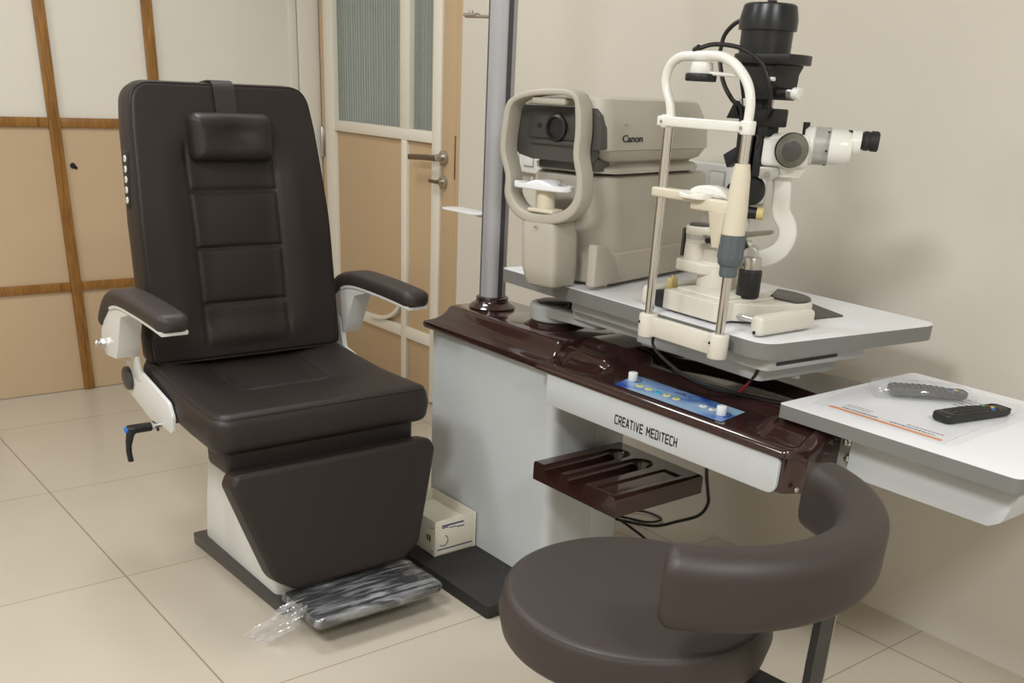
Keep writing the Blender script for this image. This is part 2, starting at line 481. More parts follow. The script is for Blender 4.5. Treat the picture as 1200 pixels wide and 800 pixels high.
def ribbon(t, R_, w_, hw_, th):
    rows = []
    for i, p in enumerate(R_):
        a = R_[max(0, i-1)]; b = R_[min(len(R_)-1, i+1)]; tg = (b-a).normalized(); nn2 = tg.cross(w_).normalized()
        rows.append([t.verts.new(p+w_*sx_*hw_+nn2*sy_*th) for sx_, sy_ in ((1, 1), (-1, 1), (-1, -1), (1, -1))])
    for a, b in zip(rows, rows[1:]):
        for k in range(4): t.faces.new((a[k], a[(k+1) % 4], b[(k+1) % 4], b[k]))
    t.faces.new(rows[0]); t.faces.new(rows[-1])

XP = Vector((1, 0, 0)); YP = Vector((0, 1, 0)); ZP = Vector((0, 0, 1))

# ------------------------------------------------------------------ room shell
WX = -4.617; WY = 2.484; CH = 2.75; RX = 1.9; RY = -2.2
bm = nb(); box(bm, WX-.1, RX+.1, RY-.1, WY+.1, -.1, 0); struct('floor', bm, M['floor'])
# object origin sits at base middle, keep tile coordinates in world space
fl = bpy.data.objects['floor']; fl.data.transform(Matrix.Translation(fl.location)); fl.location = (0, 0, 0)
bm = nb(); box(bm, WX-.1, RX+.1, RY-.1, WY+.1, CH, CH+.1); struct('ceiling', bm, M['ceiling'])
bm = nb(); box(bm, WX-.1, WX, RY-.1, WY+.12, 0, CH); wl = struct('wall_left', bm, M['panel_cream'])
DX0, DX1, DH = -4.600, -3.473, 2.06
bm = nb(); box(bm, DX1, RX+.1, WY, WY+.12, 0, CH); box(bm, WX, DX1, WY, WY+.12, DH+.04, CH)
wb = struct('wall_back', bm, M['wall'])
bm = nb(); box(bm, RX, RX+.1, RY, WY, 0, CH); struct('wall_right', bm, M['wall'])
bm = nb(); box(bm, WX, RX, RY-.1, RY, 0, CH); struct('wall_front', bm, M['wall'])
# left wall: tan wainscot below cream, wooden battens in front
bm = nb(); box(bm, WX+.0005, WX+.006, RY+.01, 2.33, .003, 1.12); struct('trim_1', bm, M['panel_tan'])
bm = nb()
box(bm, WX+.001, WX+.012, 2.375, WY-.002, 0, CH-.01, .002); struct('trim_2', bm, M['panel_cream'])
bm = nb(); box(bm, WX+.001, WX+.010, 2.33, 2.37, 0, CH-.01, .002); struct('trim_3', bm, M['panel_cream'])
n = 4
for yc in (1.262, 1.687, .835, .41, -.02, -.45):
    bm = nb(); box(bm, WX+.006, WX+.022, yc-.022, yc+.022, 0.001, CH-.01, .002); struct('trim_%d' % n, bm, M['batten']); n += 1
for zc in (1.117, .459, 1.775):
    ys = [2.33, 1.687+.022, 1.687-.022, 1.262+.022, 1.262-.022, .835+.022, .835-.022, .41+.022, .41-.022, -.02+.022, -.02-.022, -.45+.022, -.45-.022, -1.4]
    if zc > 1.5: continue
    for a, b in zip(ys[::2], ys[1::2]):
        bm = nb(); box(bm, WX+.006, WX+.018, b+.0005, a-.0005, zc-.018, zc+.018, .0015)
        o = struct('trim_%d' % n, bm, M['batten']); n += 1
bm = nb(); cyl(bm, (WX+.005, 1.316, .95), (WX+.0085, 1.316, .95), .012, seg=9); cyl(bm, (WX+.005, 1.327, .942), (WX+.0085, 1.327, .942), .007, seg=7)
tag(obj('wall_hole', bm, M['ink']), 'small dark screw hole in tan wall panel beside the batten', 'hole')

# door
D0 = bpy.data.objects.new('door_1', None); put(D0); D0['kind'] = 'structure'; D0.location = (-4.05, WY, 0); WM['door_1'] = Matrix.Translation((-4.05, WY, 0))
yf = WY
bm = nb()   # frame (jambs and head)
box(bm, WX+.02, -4.57, yf-.004, yf+.1, 0, DH+.04, .002); box(bm, -3.498, DX1-.001, yf-.002, yf+.1, 0, DH+.04, .002)
box(bm, WX+.02, DX1-.001, yf-.004, yf+.1, DH, DH+.038, .002)
obj('door_frame', bm, M['door_tan'], D0)
GZ0 = 1.155
bm = nb()   # leaf: tan slab below, stiles
box(bm, -4.566, -3.500, yf+.012, yf+.05, .01, GZ0-.03, .001)
box(bm, -3.603, -3.500, yf+.004, yf+.05, .01, DH-.003, .002)
obj('door_leaf', bm, M['door_tan'], D0)
bm = nb()   # raised cream mouldings
def strip(x0, x1, z0, z1): box(bm, x0, x1, yf-.004, yf+.05 if z1 > GZ0 else yf+.016, z0, z1, .002)
strip(-4.566, -4.478, .01, DH-.003)
strip(-3.665, -3.605, .01, DH-.003)
strip(-3.910, -3.838, GZ0, DH-.05)
strip(-3.900, -3.858, .01, GZ0-.045)
strip(-4.478, -3.665, GZ0-.045, GZ0)
strip(-4.478, -3.665, DH-.055, DH-.003)
box(bm, -4.478, -3.665, yf-.0028, yf+.016, .262, .312, .002)
# quarter arc moulding that springs from the low rail to the mullion
arc = [(-3.90-.30*(1-math.cos(a))*1.0, yf+.004, .315+.14*(1-math.sin(a))) for a in [PI/2*k/14 for k in range(15)]]
arc = [(-3.905-.26*math.sin(a), yf+.005, .45-.145*math.sin(a)**.9 if False else .455-.150*(1-math.cos(PI/2-a)) if False else .455-.150*math.sin(a)) for a in [PI/2*k/14 for k in range(15)]]
arc = [(-3.890-.27*(1-math.cos(a)), yf+.0065, .305+.15*(1-math.sin(a))) for a in [PI/2*k/20 for k in range(21)]]
sweep(bm, arc, rrect(.018, .038, .003, 2), hint=(0, 1, 0))
obj('moulding', bm, M['door_white'], D0)
for x0, x1, nm in ((-4.478, -3.910, 'glass_pane'), (-3.838, -3.665, 'glass_pane')):
    bm = nb(); t = bmesh.new(); nx = int((x1-x0)/.0025); rows = []
    for z in (GZ0, DH-.05):
        rows.append([t.verts.new((x0+(x1-x0)*i/nx, yf+.022-.0052*abs(math.sin(PI*(i*(x1-x0)/nx)/.0215)), z)) for i in range(nx+1)])
    bk = [[t.verts.new((x, yf+.030, z)) for x in (x0, x1)] for z in (GZ0, DH-.05)]
    for i in range(nx): t.faces.new((rows[0][i], rows[0][i+1], rows[1][i+1], rows[1][i]))
    t.faces.new((bk[0][0], bk[1][0], bk[1][1], bk[0][1]))
    merge(bm, t); obj(nm, bm, M['glass'], D0, smooth=60)
bm = nb()   # lever handle
cyl(bm, (-3.582, yf+.004, 1.062), (-3.582, yf-.010, 1.062), .027, bev=.003)
cyl(bm, (-3.582, yf-.010, 1.062), (-3.582, yf-.052, 1.060), .014, bev=.002)
hnd = obj('door_handle', bm, M['steel'], D0)
bm = nb(); sweep(bm, catmull([(-3.575, yf-.050, 1.060), (-3.65, yf-.054, 1.058), (-3.76, yf-.054, 1.052)]), rrect(.012, .022, .005, 3), hint=(0, 0, 1))
obj('lever', bm, M['bronze'], hnd)
bm = nb(); cyl(bm, (-3.582, yf+.004, .968), (-3.582, yf-.010, .968), .025, bev=.003); cyl(bm, (-3.582, yf-.01, .968), (-3.582, yf-.03, .968), .010)
lk = obj('thumb_turn', bm, M['steel'], D0)
bm = nb(); box(bm, -3.64, -3.575, yf-.038, yf-.028, .961, .975, .003); obj('turn_knob', bm, M['bronze'], lk)
bm = nb(); box(bm, -3.5005, -3.496, yf-.006, yf+.02, .985, 1.15, .001); obj('latch_plate', bm, M['bronze'], D0)
bm = nb(); cyl(bm, (-4.585, yf-.012, .985), (-4.585, yf-.012, 1.12), .009, bev=.002); box(bm, -4.60, -4.57, yf-.006, yf-.003, .99, 1.115, .001); obj('hinge', bm, M['steel'], D0)
# corridor side of the door: plain grey plaster behind the glass
bm = nb(); box(bm, WX-.3, -3.2, WY+.55, WY+.6, 0, CH); struct('wall_corridor', bm, wall_mat('corridor_grey_plaster', (.55, .57, .55), (.62, .64, .61)))

# switch boards on the back wall
def switch_board(x0, x1, z0, z1, label, cells):
    t = thing('switch_board', label, 'switch board', ((x0+x1)/2, WY, z0), 0)
    bm = nb(); box(bm, x0, x1, WY-.034, WY, z0, z1, .006, 3); obj('plate', bm, M['socket_white'], t)
    for kind, xc, zc in cells:
        if kind == 'switch':
            bm = nb(); box(bm, xc-.026, xc+.026, WY-.041, WY-.033, zc-.024, zc+.024, .003, 2); obj('switch', bm, M['knob_white'], t)
            bm = nb(); box(bm, xc-.030, xc+.030, WY-.0362, WY-.033, zc-.028, zc+.028, .001, 1); obj('switch_surround', bm, M['frame_grey'], t)
        else:
            bm = nb(); cyl(bm, (xc, WY-.033, zc), (xc, WY-.060, zc), .026, bev=.004); obj('plug', bm, M['black_plastic'], t)
    return t
switch_board(-3.145, -2.87, 1.055, 1.155, 'white wall switch board showing left of the autorefractor through its face frame', [('switch', -3.075, 1.105), ('switch', -2.99, 1.105)])
switch_board(-2.30, -1.935, 1.065, 1.162, 'white wall switch board with black plugs behind the slit lamp', [('plug', -2.19, 1.11), ('switch', -2.095, 1.115), ('plug', -2.012, 1.095)])

# ------------------------------------------------------------------ examination chair
CY = 1.22
ch = thing('examination_chair', 'dark brown leather examination chair with white armrests and wrapped footrest', 'chair', (-2.5, CY, 0))
# base plate
bm = nb()
prism(bm, round_poly([(-2.80, 1.015), (-2.225, 1.03), (-2.225, 1.41), (-2.80, 1.425)], .012, 3), Matrix.Identity(4), .0, .034, .003)
obj('base_plate', bm, M['charcoal'], ch)
# pedestal shell: flared lower cover
def yring(x0, x1, hw, z, r, n=8):
    return [(x, CY+y, z) for x, y in rrect(x1-x0, hw*2, r, n, (x0+x1)/2, 0)]
bm = nb()
stack(bm, [yring(-2.775, -2.270, .175, .034, .03), yring(-2.775, -2.270, .176, .045, .03), yring(-2.762, -2.30, .172, .16, .03), yring(-2.75, -2.36, .165, .27, .03), yring(-2.74, -2.42, .155, .335, .03), yring(-2.73, -2.44, .148, .345, .03)])
ped = obj('pedestal', bm, M['white_metal'], ch, smooth=50)
bm = nb()
box(bm, -2.72, -2.36, CY-.165, CY+.165, .335, .47, .012, 3)
obj('pedestal_head', bm, M['white_metal'], ch)
bm = nb()   # leg rest hinge brackets at both sides of the head
bm.free()
for s in (-1, 1):
    bm = nb(); box(bm, -2.375, -2.30, CY+s*.262-.012, CY+s*.262+.012, .40, .50, .008, 3)
    box(bm, -2.45, -2.36, min(CY+s*.155, CY+s*.262), max(CY+s*.155, CY+s*.262), .43, .47, .004)
    obj('leg_rest_hinge', bm, M['white_metal'], ch)
bm = nb(); tube(bm, [(-2.66, CY-.172, .455), (-2.60, CY-.180, .42), (-2.50, CY-.18, .405), (-2.43, CY-.172, .40)], .004); obj('release_wire', bm, M['steel'], ch)

# seat cushion: local x -> world X, local y -> world Y, z up ; tilted slightly
zs = .556
seatM = frame((-2.55, CY, 0), (1, 0, 0), (0, 0, 1))
def tilt(p):   # raise towards the back
    return Vector((p.x, p.y, p.z + smooth(.10, -.30, p.x)*.028 + (-.02 if p.z < .5 else 0)*smooth(.05, .28, p.x)*0))
so = round_poly([(-.285, -.300), (.290, -.322), (.290, .324), (-.285, .300)], [.05, .055, .045, .05], 10)
def hseat(x, y):
    z = .012*(1-smooth(.0, .32, abs(y)))*0
    dish = -.020*(1-smooth(.10, .26, abs(y)))*(1-smooth(.02, .20, x))
    z += dish
    g = 0
    cw = .145+.02*0
    inx = -.25 < x < .125; iny = abs(y) < cw+.01
    def groove(d, w=.0055, k=.0026): return -k*math.exp(-(d/w)**2)
    if x < .13: g = min(g, groove(abs(y)-cw)*(1-smooth(.10, .13, x)))
    if abs(y) < cw: g = min(g, groove(x-.03), groove(x-.128)*.7)
    return z+g
bm = nb(); pad(bm, so, seatM, .462, zs+.012, er=.034, h=hseat, br=.03, nr=60, npm=320, bulge=.004, bend=tilt)
seat = obj('seat', bm, M['leather'], ch, smooth=60)
bm = nb(); tube(bm, outline_path(so, seatM, zs+.003, .0105, bend=tilt), .0022, 6, smooth=False, closed=True)
obj('piping', bm, M['leather'], seat)

# backrest: local x -> world Y, local y up the back, z -> forward
up = Vector((-.085, 0, 1)).normalized()
bO = Vector((-2.735, CY, .585)); backM = frame(bO, (0, 1, 0), Vector((1, 0, .085)))
# frame() gives local y = z cross x ; check direction is upward
if (backM.to_3x3() @ Vector((0, 1, 0))).z < 0: backM = frame(bO, (0, -1, 0), Vector((1, 0, .085)))
bo = round_poly([(-.292, .0), (.292, .0), (.284, .38), (.266, .62), (.250, .732), (-.250, .732), (-.266, .62), (-.284, .38)],
                [.03, .03, .2, .2, .095, .095, .2, .2], 12)
def hback(x, y):
    cw = .128
    def groove(d, w=.006, k=.007): return -k*math.exp(-(d/w)**2)
    rec = -.016*(1-smooth(.085, .20, abs(x)))*smooth(.05, .12, y)*(1-smooth(.50, .62, y))
    rec += -.010*smooth(.12, .0, y)
    g = 0
    if y < .60: g = min(g, .6*groove(abs(x)-cw)*smooth(.03, .07, y)*(1-smooth(.55, .60, y)))
    if abs(x) < cw:
        for gy in (.155, .307, .458): g = min(g, groove(y-gy))
    # padded swell inside each cell
    sw = 0
    if abs(x) < cw and .03 < y < .60:
        for a, b in ((.03, .155), (.155, .307), (.307, .458), (.458, .60)):
            if a <= y <= b: sw = .005*math.sin(PI*(y-a)/(b-a))*math.cos(PI*x/(2*cw))
    return rec+g+sw
def bbend(p): return Vector((p.x, p.y, p.z-.045*smooth(.30, .95, p.y)*1.0))
bm = nb(); pad(bm, bo, backM, -.105, .012, er=.014, h=hback, br=.03, nr=64, npm=320, bulge=.004, bend=bbend)
back = obj('backrest', bm, M['leather'], ch, smooth=60)
bm = nb(); tube(bm, outline_path(bo, backM, .0085, .0042, bend=bbend, n=240), .0022, 6, smooth=False, closed=True)
obj('piping', bm, M['leather'], back)
# neck pillow with strap
pM = backM @ Matrix.Translation((0, .595, .0)) ; pz = -.012
def hp(x, y): return -.014*math.exp(-((x-.005)/.055)**2-((y-.01)/.035)**2)
po = round_poly([(-.118, -.063), (.114, -.063), (.118, .062), (-.118, .062)], .028, 8)
bm = nb(); pad(bm, po, pM, pz-.006, pz+.055, er=.035, h=hp, br=.012, nr=24, npm=160)
pil = obj('neck_pillow', bm, M['leather'], ch, smooth=60)
bm = nb()
def sf(y): return backM @ bbend(Vector((.0, y, .0185)))
pth = [sf(.54+.016*k) for k in range(12)]
pth += [backM @ bbend(Vector((.0, y, z))) for y, z in ((.7275, .0145), (.7355, .006), (.7385, -.012), (.7375, -.06), (.731, -.09), (.70, -.109), (.56, -.109))]
t = bmesh.new(); ribbon(t, catmull(pth, 4), Vector((0, 1, 0)), .030, .0022)
merge(bm, t); obj('pillow_strap', bm, M['leather_stool'], pil, smooth=60)
# side control pad on the backrest's left flank
bm = nb()
sM = backM @ Matrix.Translation((-.2855, .485, -.050)) @ Matrix.Rotation(-PI/2, 4, 'Y')
sM = backM @ Matrix.Translation((-.2755, .490, -.052)) @ Matrix.Rotation(math.radians(-4.5), 4, 'Z') @ Matrix.Rotation(-PI/2, 4, 'Y')
prism(bm, rrect(.030, .15, .011, 5), sM, -.004, .0055, .0015)
kp = obj('button_pad', bm, M['black_plastic'], ch)
for k in range(5):
    bm = nb(); lathe(bm, [(0, .0055), (.0088, .0055), (.0088, .0070), (.0075, .0082), (0, .0086)], sM @ Matrix.Translation((0, -.052+k*.026, 0)), 20)
    obj('button', bm, M['knob_white'], kp)
    bm = nb(); box(bm, -.0012, .0012, -.004, .004, .0082, .0092, mtx=sM @ Matrix.Translation((0, -.052+k*.026, 0))); obj('button_mark', bm, M['ink'], kp)

# leg rest
lO = Vector((-2.222, CY, .430)); lz = Vector((1, 0, .17)).normalized()
legM = frame(lO, (0, 1, 0), lz)
if (legM.to_3x3() @ Vector((0, 1, 0))).z < 0: legM = frame(lO, (0, -1, 0), lz)
lo = round_poly([(-.292, .0), (-.308, -.030), (-.272, -.15), (-.225, -.300), (-.170, -.335), (.170, -.335), (.225, -.300), (.272, -.15), (.308, -.030), (.292, .0)],
                [.02, .02, .2, .06, .03, .03, .06, .2, .02, .02], 8)
bm = nb(); pad(bm, lo, legM, -.080, .0, er=.014, br=.02, nr=16, npm=240, h=lambda x, y: .004*math.cos(x*4))
leg = obj('leg_rest', bm, M['leather'], ch, smooth=60)
bm = nb(); tube(bm, outline_path(lo, legM, -.003, .005, n=200), .0018, 6, smooth=False, closed=True); obj('piping', bm, M['leather'], leg)
bm = nb(); box(bm, -2.43, -2.292, CY-.282, CY+.282, .395, .475, .018, 4); obj('dark_recess_filler', bm, M['leather'], ch, smooth=60)  # dark filler block added for the shaded recess between seat and leg rest
bm = nb(); box(bm, -2.335, -2.30, CY-.10, CY+.10, .064, .42, .006); box(bm, -2.33, -2.19, CY-.06, CY+.06, .064, .080, .004); obj('footrest_carrier', bm, M['black_plastic'], ch)
# footrest plate wrapped in stretch film
bm = nb(); 
fpo = [(-2.205, CY-.195), (-2.005, CY-.195), (-2.005, CY+.195), (-2.205, CY+.195)]
prism(bm, round_poly(fpo, .02, 4), Matrix.Identity(4), .062, .082, .005, 3)
bmM = bm; fr = obj('footrest', bmM, M['black_plastic'], ch)
bm = nb()
random.seed(11)
def wrapring(z, off, amp):
    out = []
    O = resample(round_poly(fpo, .02, 4), 150)
    for i, (x, y) in enumerate(O):
        cx_, cy_ = -2.105, CY; d = Vector((x-cx_, y-cy_)); d.normalize()
        a = amp*.45*(math.sin(i*.9)+math.sin(i*.37+1)+random.uniform(-.3, .3))
        out.append((x+d.x*(off+a), y+d.y*(off+a), z+a*1.2))
    return out
stack(bm, [wrapring(.056, -.03, .0005), wrapring(.056, -.005, .0007), wrapring(.064, .004, .0008), wrapring(.074, .0045, .0009), wrapring(.085, .002, .0008), wrapring(.0875, -.012, .0011), wrapring(.0875, -.05, .0012), wrapring(.0875, -.09, .0010)], cap0=False)
obj('plastic_wrap', bm, M['film'], fr, smooth=180, label='clear stretch film')
# torn tail of film that hangs from the near corner to the tiles
bm = nb(); t = bmesh.new(); rows = []
nu, nv = 16, 22
for j in range(nv+1):
    v = j/nv
    cx_ = -2.115+.01*math.sin(v*4) - .01*v; cz = .088*(1-v)**.8+.003
    cyy = CY-.197-.02*math.sin(v*PI/2)-.085*v*v
    w = .035+.02*v-.05*max(0, v-.75)
    row = []
    for i in range(nu+1):
        u = i/nu-.5
        row.append(t.verts.new((cx_+u*w*2, cyy+.010*math.sin(i*1.7+j*.5)*(.5+v)+u*.02, max(.002, cz+.006*math.sin(i*1.3+j)*(1-v)+.002*math.sin(i*2.1+j*.8)))))
    rows.append(row)
for a, b in zip(rows, rows[1:]):
    for i in range(nu): t.faces.new((a[i], a[i+1], b[i+1], b[i]))
merge(bm, t); obj('film_tail', bm, M['film'], fr, smooth=180, label='torn film end')

# armrests
def armrest(s):
    yc = CY+s*.352
    path = catmull([(-2.372, yc, .780), (-2.46, yc, .786), (-2.58, yc, .790), (-2.70, yc, .788), (-2.775, yc, .768), (-2.835, yc, .725), (-2.868, yc, .690)], 6)
    n_ = len(path); sc = []
    for i in range(n_):
        t_ = i/(n_-1); e = 1
        if t_ < .06: e = .55+.45*math.sqrt(1-(1-t_/.06)**2)
        if t_ > .95: e = .7+.3*math.sqrt(max(0, 1-((t_-.95)/.05)**2))
        sc.append((e*(1-.10*smooth(.5, 1, t_)), e*(1-.25*smooth(.7, 1, t_))))
    bm = nb(); sweep(bm, path, rrect(.082, .046, .018, 6), hint=(0, 0, 1), scales=sc)
    ap = obj('arm_pad', bm, M['leather_stool'], ch, smooth=60)
    # white carrier: blade under the pad and boxy elbow
    bm = nb()
    low = [p+Vector((0, 0, -.022)) for p in path[1:24]]
    sweep(bm, low, rrect(.070, .012, .004, 3), hint=(0, 0, 1))
    poly = round_poly([(-2.60, .772), (-2.74, .772), (-2.815, .733), (-2.868, .670), (-2.880, .632), (-2.850, .605), (-2.765, .612), (-2.745, .64), (-2.690, .740), (-2.62, .760)], [.004, .03, .03, .02, .02, .02, .015, .02, .03, .004], 5)
    mm = frame((0, yc, 0), (1, 0, 0), (0, -1, 0))   # local x->X, y->Z, z->-Y
    prism(bm, poly, mm, -.030, .030, .006, 3)
    # strut down to the hinge bracket
    prism(bm, round_poly([(-2.83, .66), (-2.775, .66), (-2.762, .59), (-2.745, .545), (-2.80, .545), (-2.815, .60)], .008, 3), mm, -.034 if s < 0 else .018, -.022 if s < 0 else .034, .002)
    ca = obj('arm_support', bm, M['white_metal'], ch)
    bm = nb(); yo = yc-.031 if s < 0 else yc-.031
    cyl(bm, (-2.852, yo+.002, .640), (-2.852, yo-.010, .640), .014, seg=6, bev=.002); cyl(bm, (-2.852, yo-.010, .640), (-2.852, yo-.026, .640), .008, bev=.002)
    obj('clamp_bolt', bm, M['chrome'], ca)
for s in (-1, 1): armrest(s)
# hinge side plates
for s in (-1, 1):
    yp = CY+s*.322
    mm = frame((0, yp, 0), (1, 0, 0), (0, -1, 0))
    bm = nb(); prism(bm, round_poly([(-2.885, .545), (-2.855, .585), (-2.80, .583), (-2.55, .535), (-2.53, .50), (-2.54, .45), (-2.62, .452), (-2.70, .447), (-2.88, .49)], [.03, .03, .02, .03, .02, .02, .01, .02, .03], 5), mm, -.005, .005, .0015)
    hp_ = obj('hinge_plate', bm, M['white_metal'], ch)
    bm = nb(); lathe(bm, [(0, -.002), (.034, -.002), (.034, .008), (.030, .013), (.018, .016), (0, .017)], frame((-2.845, yp+(s*.005), .532), (1, 0, 0), (0, s, 0)), 32)
    obj('hinge_cap', bm, M['charcoal'], hp_)
bm = nb(); cyl(bm, (-2.80, CY-.30, .545), (-2.80, CY+.30, .545), .012); obj('recline_axle', bm, M['steel'], ch)
bm = nb()
mm = frame((0, CY-.322, 0), (1, 0, 0), (0, -1, 0)); prism(bm, [(-2.70, .447), (-2.66, .447), (-2.662, .425)], mm, -.002, .004); obj('plate_tab', bm, M['black_plastic'], ch)
# locking lever
bm = nb(); cyl(bm, (-2.62, .95, .456), (-2.62, .862, .456), .006); cyl(bm, (-2.62, .872, .456), (-2.62, .860, .456), .0095, seg=6)
lv = obj('locking_lever', bm, M['chrome'], ch)
bm = nb()
sweep(bm, catmull([(-2.62, .865, .456), (-2.62, .835, .457), (-2.62, .812, .452), (-2.62, .803, .430), (-2.62, .798, .400), (-2.62, .800, .368)], 6), rrect(.017, .019, .007, 4), hint=(1, 0, 0),
      scales=[1.0+.35*math.exp(-((i-11)/5.)**2)-.15*(i > 20) for i in range(31)])
cyl(bm, (-2.62, .865, .456), (-2.62, .800, .456), .0125, bev=.003)
obj('lever_handle', bm, M['black_plastic'], lv)
bm = nb(); cyl(bm, (-2.62, .802, .456), (-2.62, .793, .456), .0085, bev=.003); obj('lever_button', bm, M['blue_btn'], lv)

# ------------------------------------------------------------------ refraction unit (cabinet, wing, tables)
ru = thing('refraction_unit', 'grey-white ophthalmic unit with glossy brown top, pole and two white tables', 'medical unit', (-2.2, 1.84, 0))
bm = nb(); prism(bm, round_poly([(-2.62, 1.488), (-1.895, 1.488), (-1.895, 1.97), (-2.62, 1.97)], .012, 3), Matrix.Identity(4), 0, .04, .004)
obj('plinth', bm, M['black_soft'], ru)
bm = nb(); prism(bm, round_poly([(-2.495, 1.70), (-1.915, 1.70), (-1.915, 1.925), (-2.495, 1.925)], [.008, .035, .006, .006], 6), Matrix.Identity(4), .04, .685)
cb = obj('cabinet_body', bm, M['grey_white'], ru, smooth=30)
bm = nb(); box(bm, -1.9175, -1.9125, 1.865, 1.970, .042, .672, .001); box(bm, -2.49, -1.915, 1.92, 1.97, .042, .672, .003)
bk = obj('back_panel', bm, M['grey_white'], ru)
for z in (.40, .24): 
    bm = nb(); cyl(bm, (-1.915, 1.885, z), (-1.909, 1.885, z), .006, seg=12, bev=.001); obj('screw', bm, M['steel'], bk)
# cabinet cover, lofted
def crng(x0, x1, y0, y1, z, r, n=6): return [(x, y, z) for x, y in rrect(x1-x0, y1-y0, r, n, (x0+x1)/2, (y0+y1)/2)]
bm = nb()
stack(bm, [crng(-2.505, -1.925, 1.690, 1.960, .668, .01), crng(-2.512, -1.922, 1.676, 1.965, .670, .012), crng(-2.515, -1.920, 1.672, 1.967, .678, .012), crng(-2.513, -1.920, 1.674, 1.966, .688, .012),
           crng(-2.502, -1.925, 1.684, 1.963, .692, .012), crng(-2.492, -1.930, 1.696, 1.960, .696, .012), crng(-2.481, -1.936, 1.711, 1.957, .704, .012), crng(-2.472, -1.942, 1.723, 1.954, .716, .012), crng(-2.466, -1.947, 1.731, 1.952, .730, .012),
           crng(-2.462, -1.950, 1.736, 1.950, .736, .012), crng(-2.455, -1.955, 1.744, 1.946, .739, .012)])
cv = obj('cabinet_cover', bm, M['brown_gloss'], ru, smooth=50)
# wing cover: height field with skirt
WX0, WX1 = -1.935, -1.115
def ywb(x):
    return 1.945 + .15*smooth(-1.93, -1.80, x) + .12*smooth(-1.80, -1.32, x)
def yfr(x): return 1.642 + .045*smooth(-1.150, -1.115, x)**2
def hw(x, y):
    z = .702
    # mounds at both ends with shallow trays, raised rear field
    z += .026*(1-smooth(-1.80, -1.725, x))*smooth(1.69, 1.76, y)
    z += .026*smooth(-1.30, -1.24, x)*smooth(1.69, 1.75, y)
    z += -.012*smooth(-1.91, -1.895, x)*(1-smooth(-1.775, -1.76, x))*smooth(1.665, 1.68, y)*(1-smooth(1.735, 1.75, y))
    z += -.010*smooth(-1.245, -1.235, x)*(1-smooth(-1.15, -1.14, x))*smooth(1.675, 1.685, y)*(1-smooth(1.745, 1.76, y))
    z += .016*smooth(1.79, 1.83, y)
    # leaf-shaped dip under the arm
    d = ((x+1.52)/.24)**2+((y-1.93-.10*(x+1.52))/.075)**2
    z += -.016*(1-smooth(.75, 1.15, d))
    e = y-yfr(x)
    if e < .014: z -= .014*(1-e/.014)**2
    e2 = ywb(x)-y
    if e2 < .012: z -= .012*(1-e2/.012)**2
    e3 = WX1-x
    if e3 < .02: z -= .02*(1-e3/.02)**2
    return z
bm = nb(); t = bmesh.new(); NX, NY = 190, 110; G = []
for i in range(NX+1):
    x = WX0+(WX1-WX0)*i/NX
    G.append([t.verts.new((x, yfr(x)+(ywb(x)-yfr(x))*((j/NY)), hw(x, yfr(x)+(ywb(x)-yfr(x))*(j/NY)))) for j in range(NY+1)])
for i in range(NX):
    for j in range(NY): t.faces.new((G[i][j], G[i+1][j], G[i+1][j+1], G[i][j+1]))
per = [G[i][0] for i in range(NX+1)]+[G[NX][j] for j in range(1, NY+1)]+[G[i][NY] for i in range(NX-1, -1, -1)]+[G[0][j] for j in range(NY-1, 0, -1)]
def skirt(prev, f):
    new = [t.verts.new(f(v.co)) for v in prev]; n_ = len(prev)
    for k in range(n_): t.faces.new((prev[k], new[k], new[(k+1) % n_], prev[(k+1) % n_]))
    return new
s1 = skirt(per, lambda c: Vector((c.x, c.y, .682)))
s2 = skirt(s1, lambda c: Vector((max(c.x, WX0+.045), c.y + .014*(1-smooth(1.66, 1.72, c.y)), .680)))
s3 = skirt(s2, lambda c: Vector((c.x, c.y, .603)))
t.faces.new(s3)
merge(bm, t); wc = obj('wing_cover', bm, M['brown_gloss'], ru, smooth=60)
bm = nb(); cyl(bm, (-1.1155, 1.672, .617), (-1.112, 1.672, .617), .006, seg=14, bev=.001); obj('screw', bm, M['steel'], wc)
# white front panel with lettering
pm = frame((0, 1.656, 0), (1, 0, 0), (0, -1, 0))
bm = nb(); prism(bm, round_poly([(-1.893, .598), (-1.150, .598), (-1.150, .679), (-1.893, .679)], [.003, .025, .012, .003], 6), pm, -.003, .008, .0015)
fp = obj('front_panel', bm, M['grey_white'], ru, smooth=30)
LET = {'C': [((1, 1), (.12, 1)), ((0, .9), (0, .1)), ((.12, 0), (1, 0))], 'R': [((0, 0), (0, .72)), ((0, 1), (.9, 1)), ((1, .92), (1, .55)), ((.9, .45), (.25, .45)), ((.55, .45), (1, 0))],
       'E': [((1, 1), (0, 1)), ((0, 1), (0, 0)), ((0, 0), (1, 0)), ((.0, .5), (.85, .5))], 'A': [((0, 0), (.42, 1)), ((.42, 1), (.58, 1)), ((.58, 1), (1, 0)), ((.35, .3), (.9, .3))],
       'T': [((0, 1), (1, 1)), ((.5, 1), (.5, 0))], 'I': [((.5, 1), (.5, 0))], 'V': [((0, 1), (.45, 0)), ((.45, 0), (.55, 0)), ((.55, 0), (1, 1))],
       'M': [((0, 0), (0, 1)), ((0, 1), (.5, .35)), ((.5, .35), (1, 1)), ((1, 1), (1, 0))], 'D': [((0, 0), (0, .72)), ((0, 1), (.85, 1)), ((1, .88), (1, .12)), ((.85, 0), (0, 0))],
       'H': [((0, 0), (0, 1)), ((1, 0), (1, 1)), ((0, .5), (1, .5))], ' ': []}
bm = nb(); lx_, lz_, lw_, lh_, th_ = -1.633, .6185, .0080, .0200, .0042
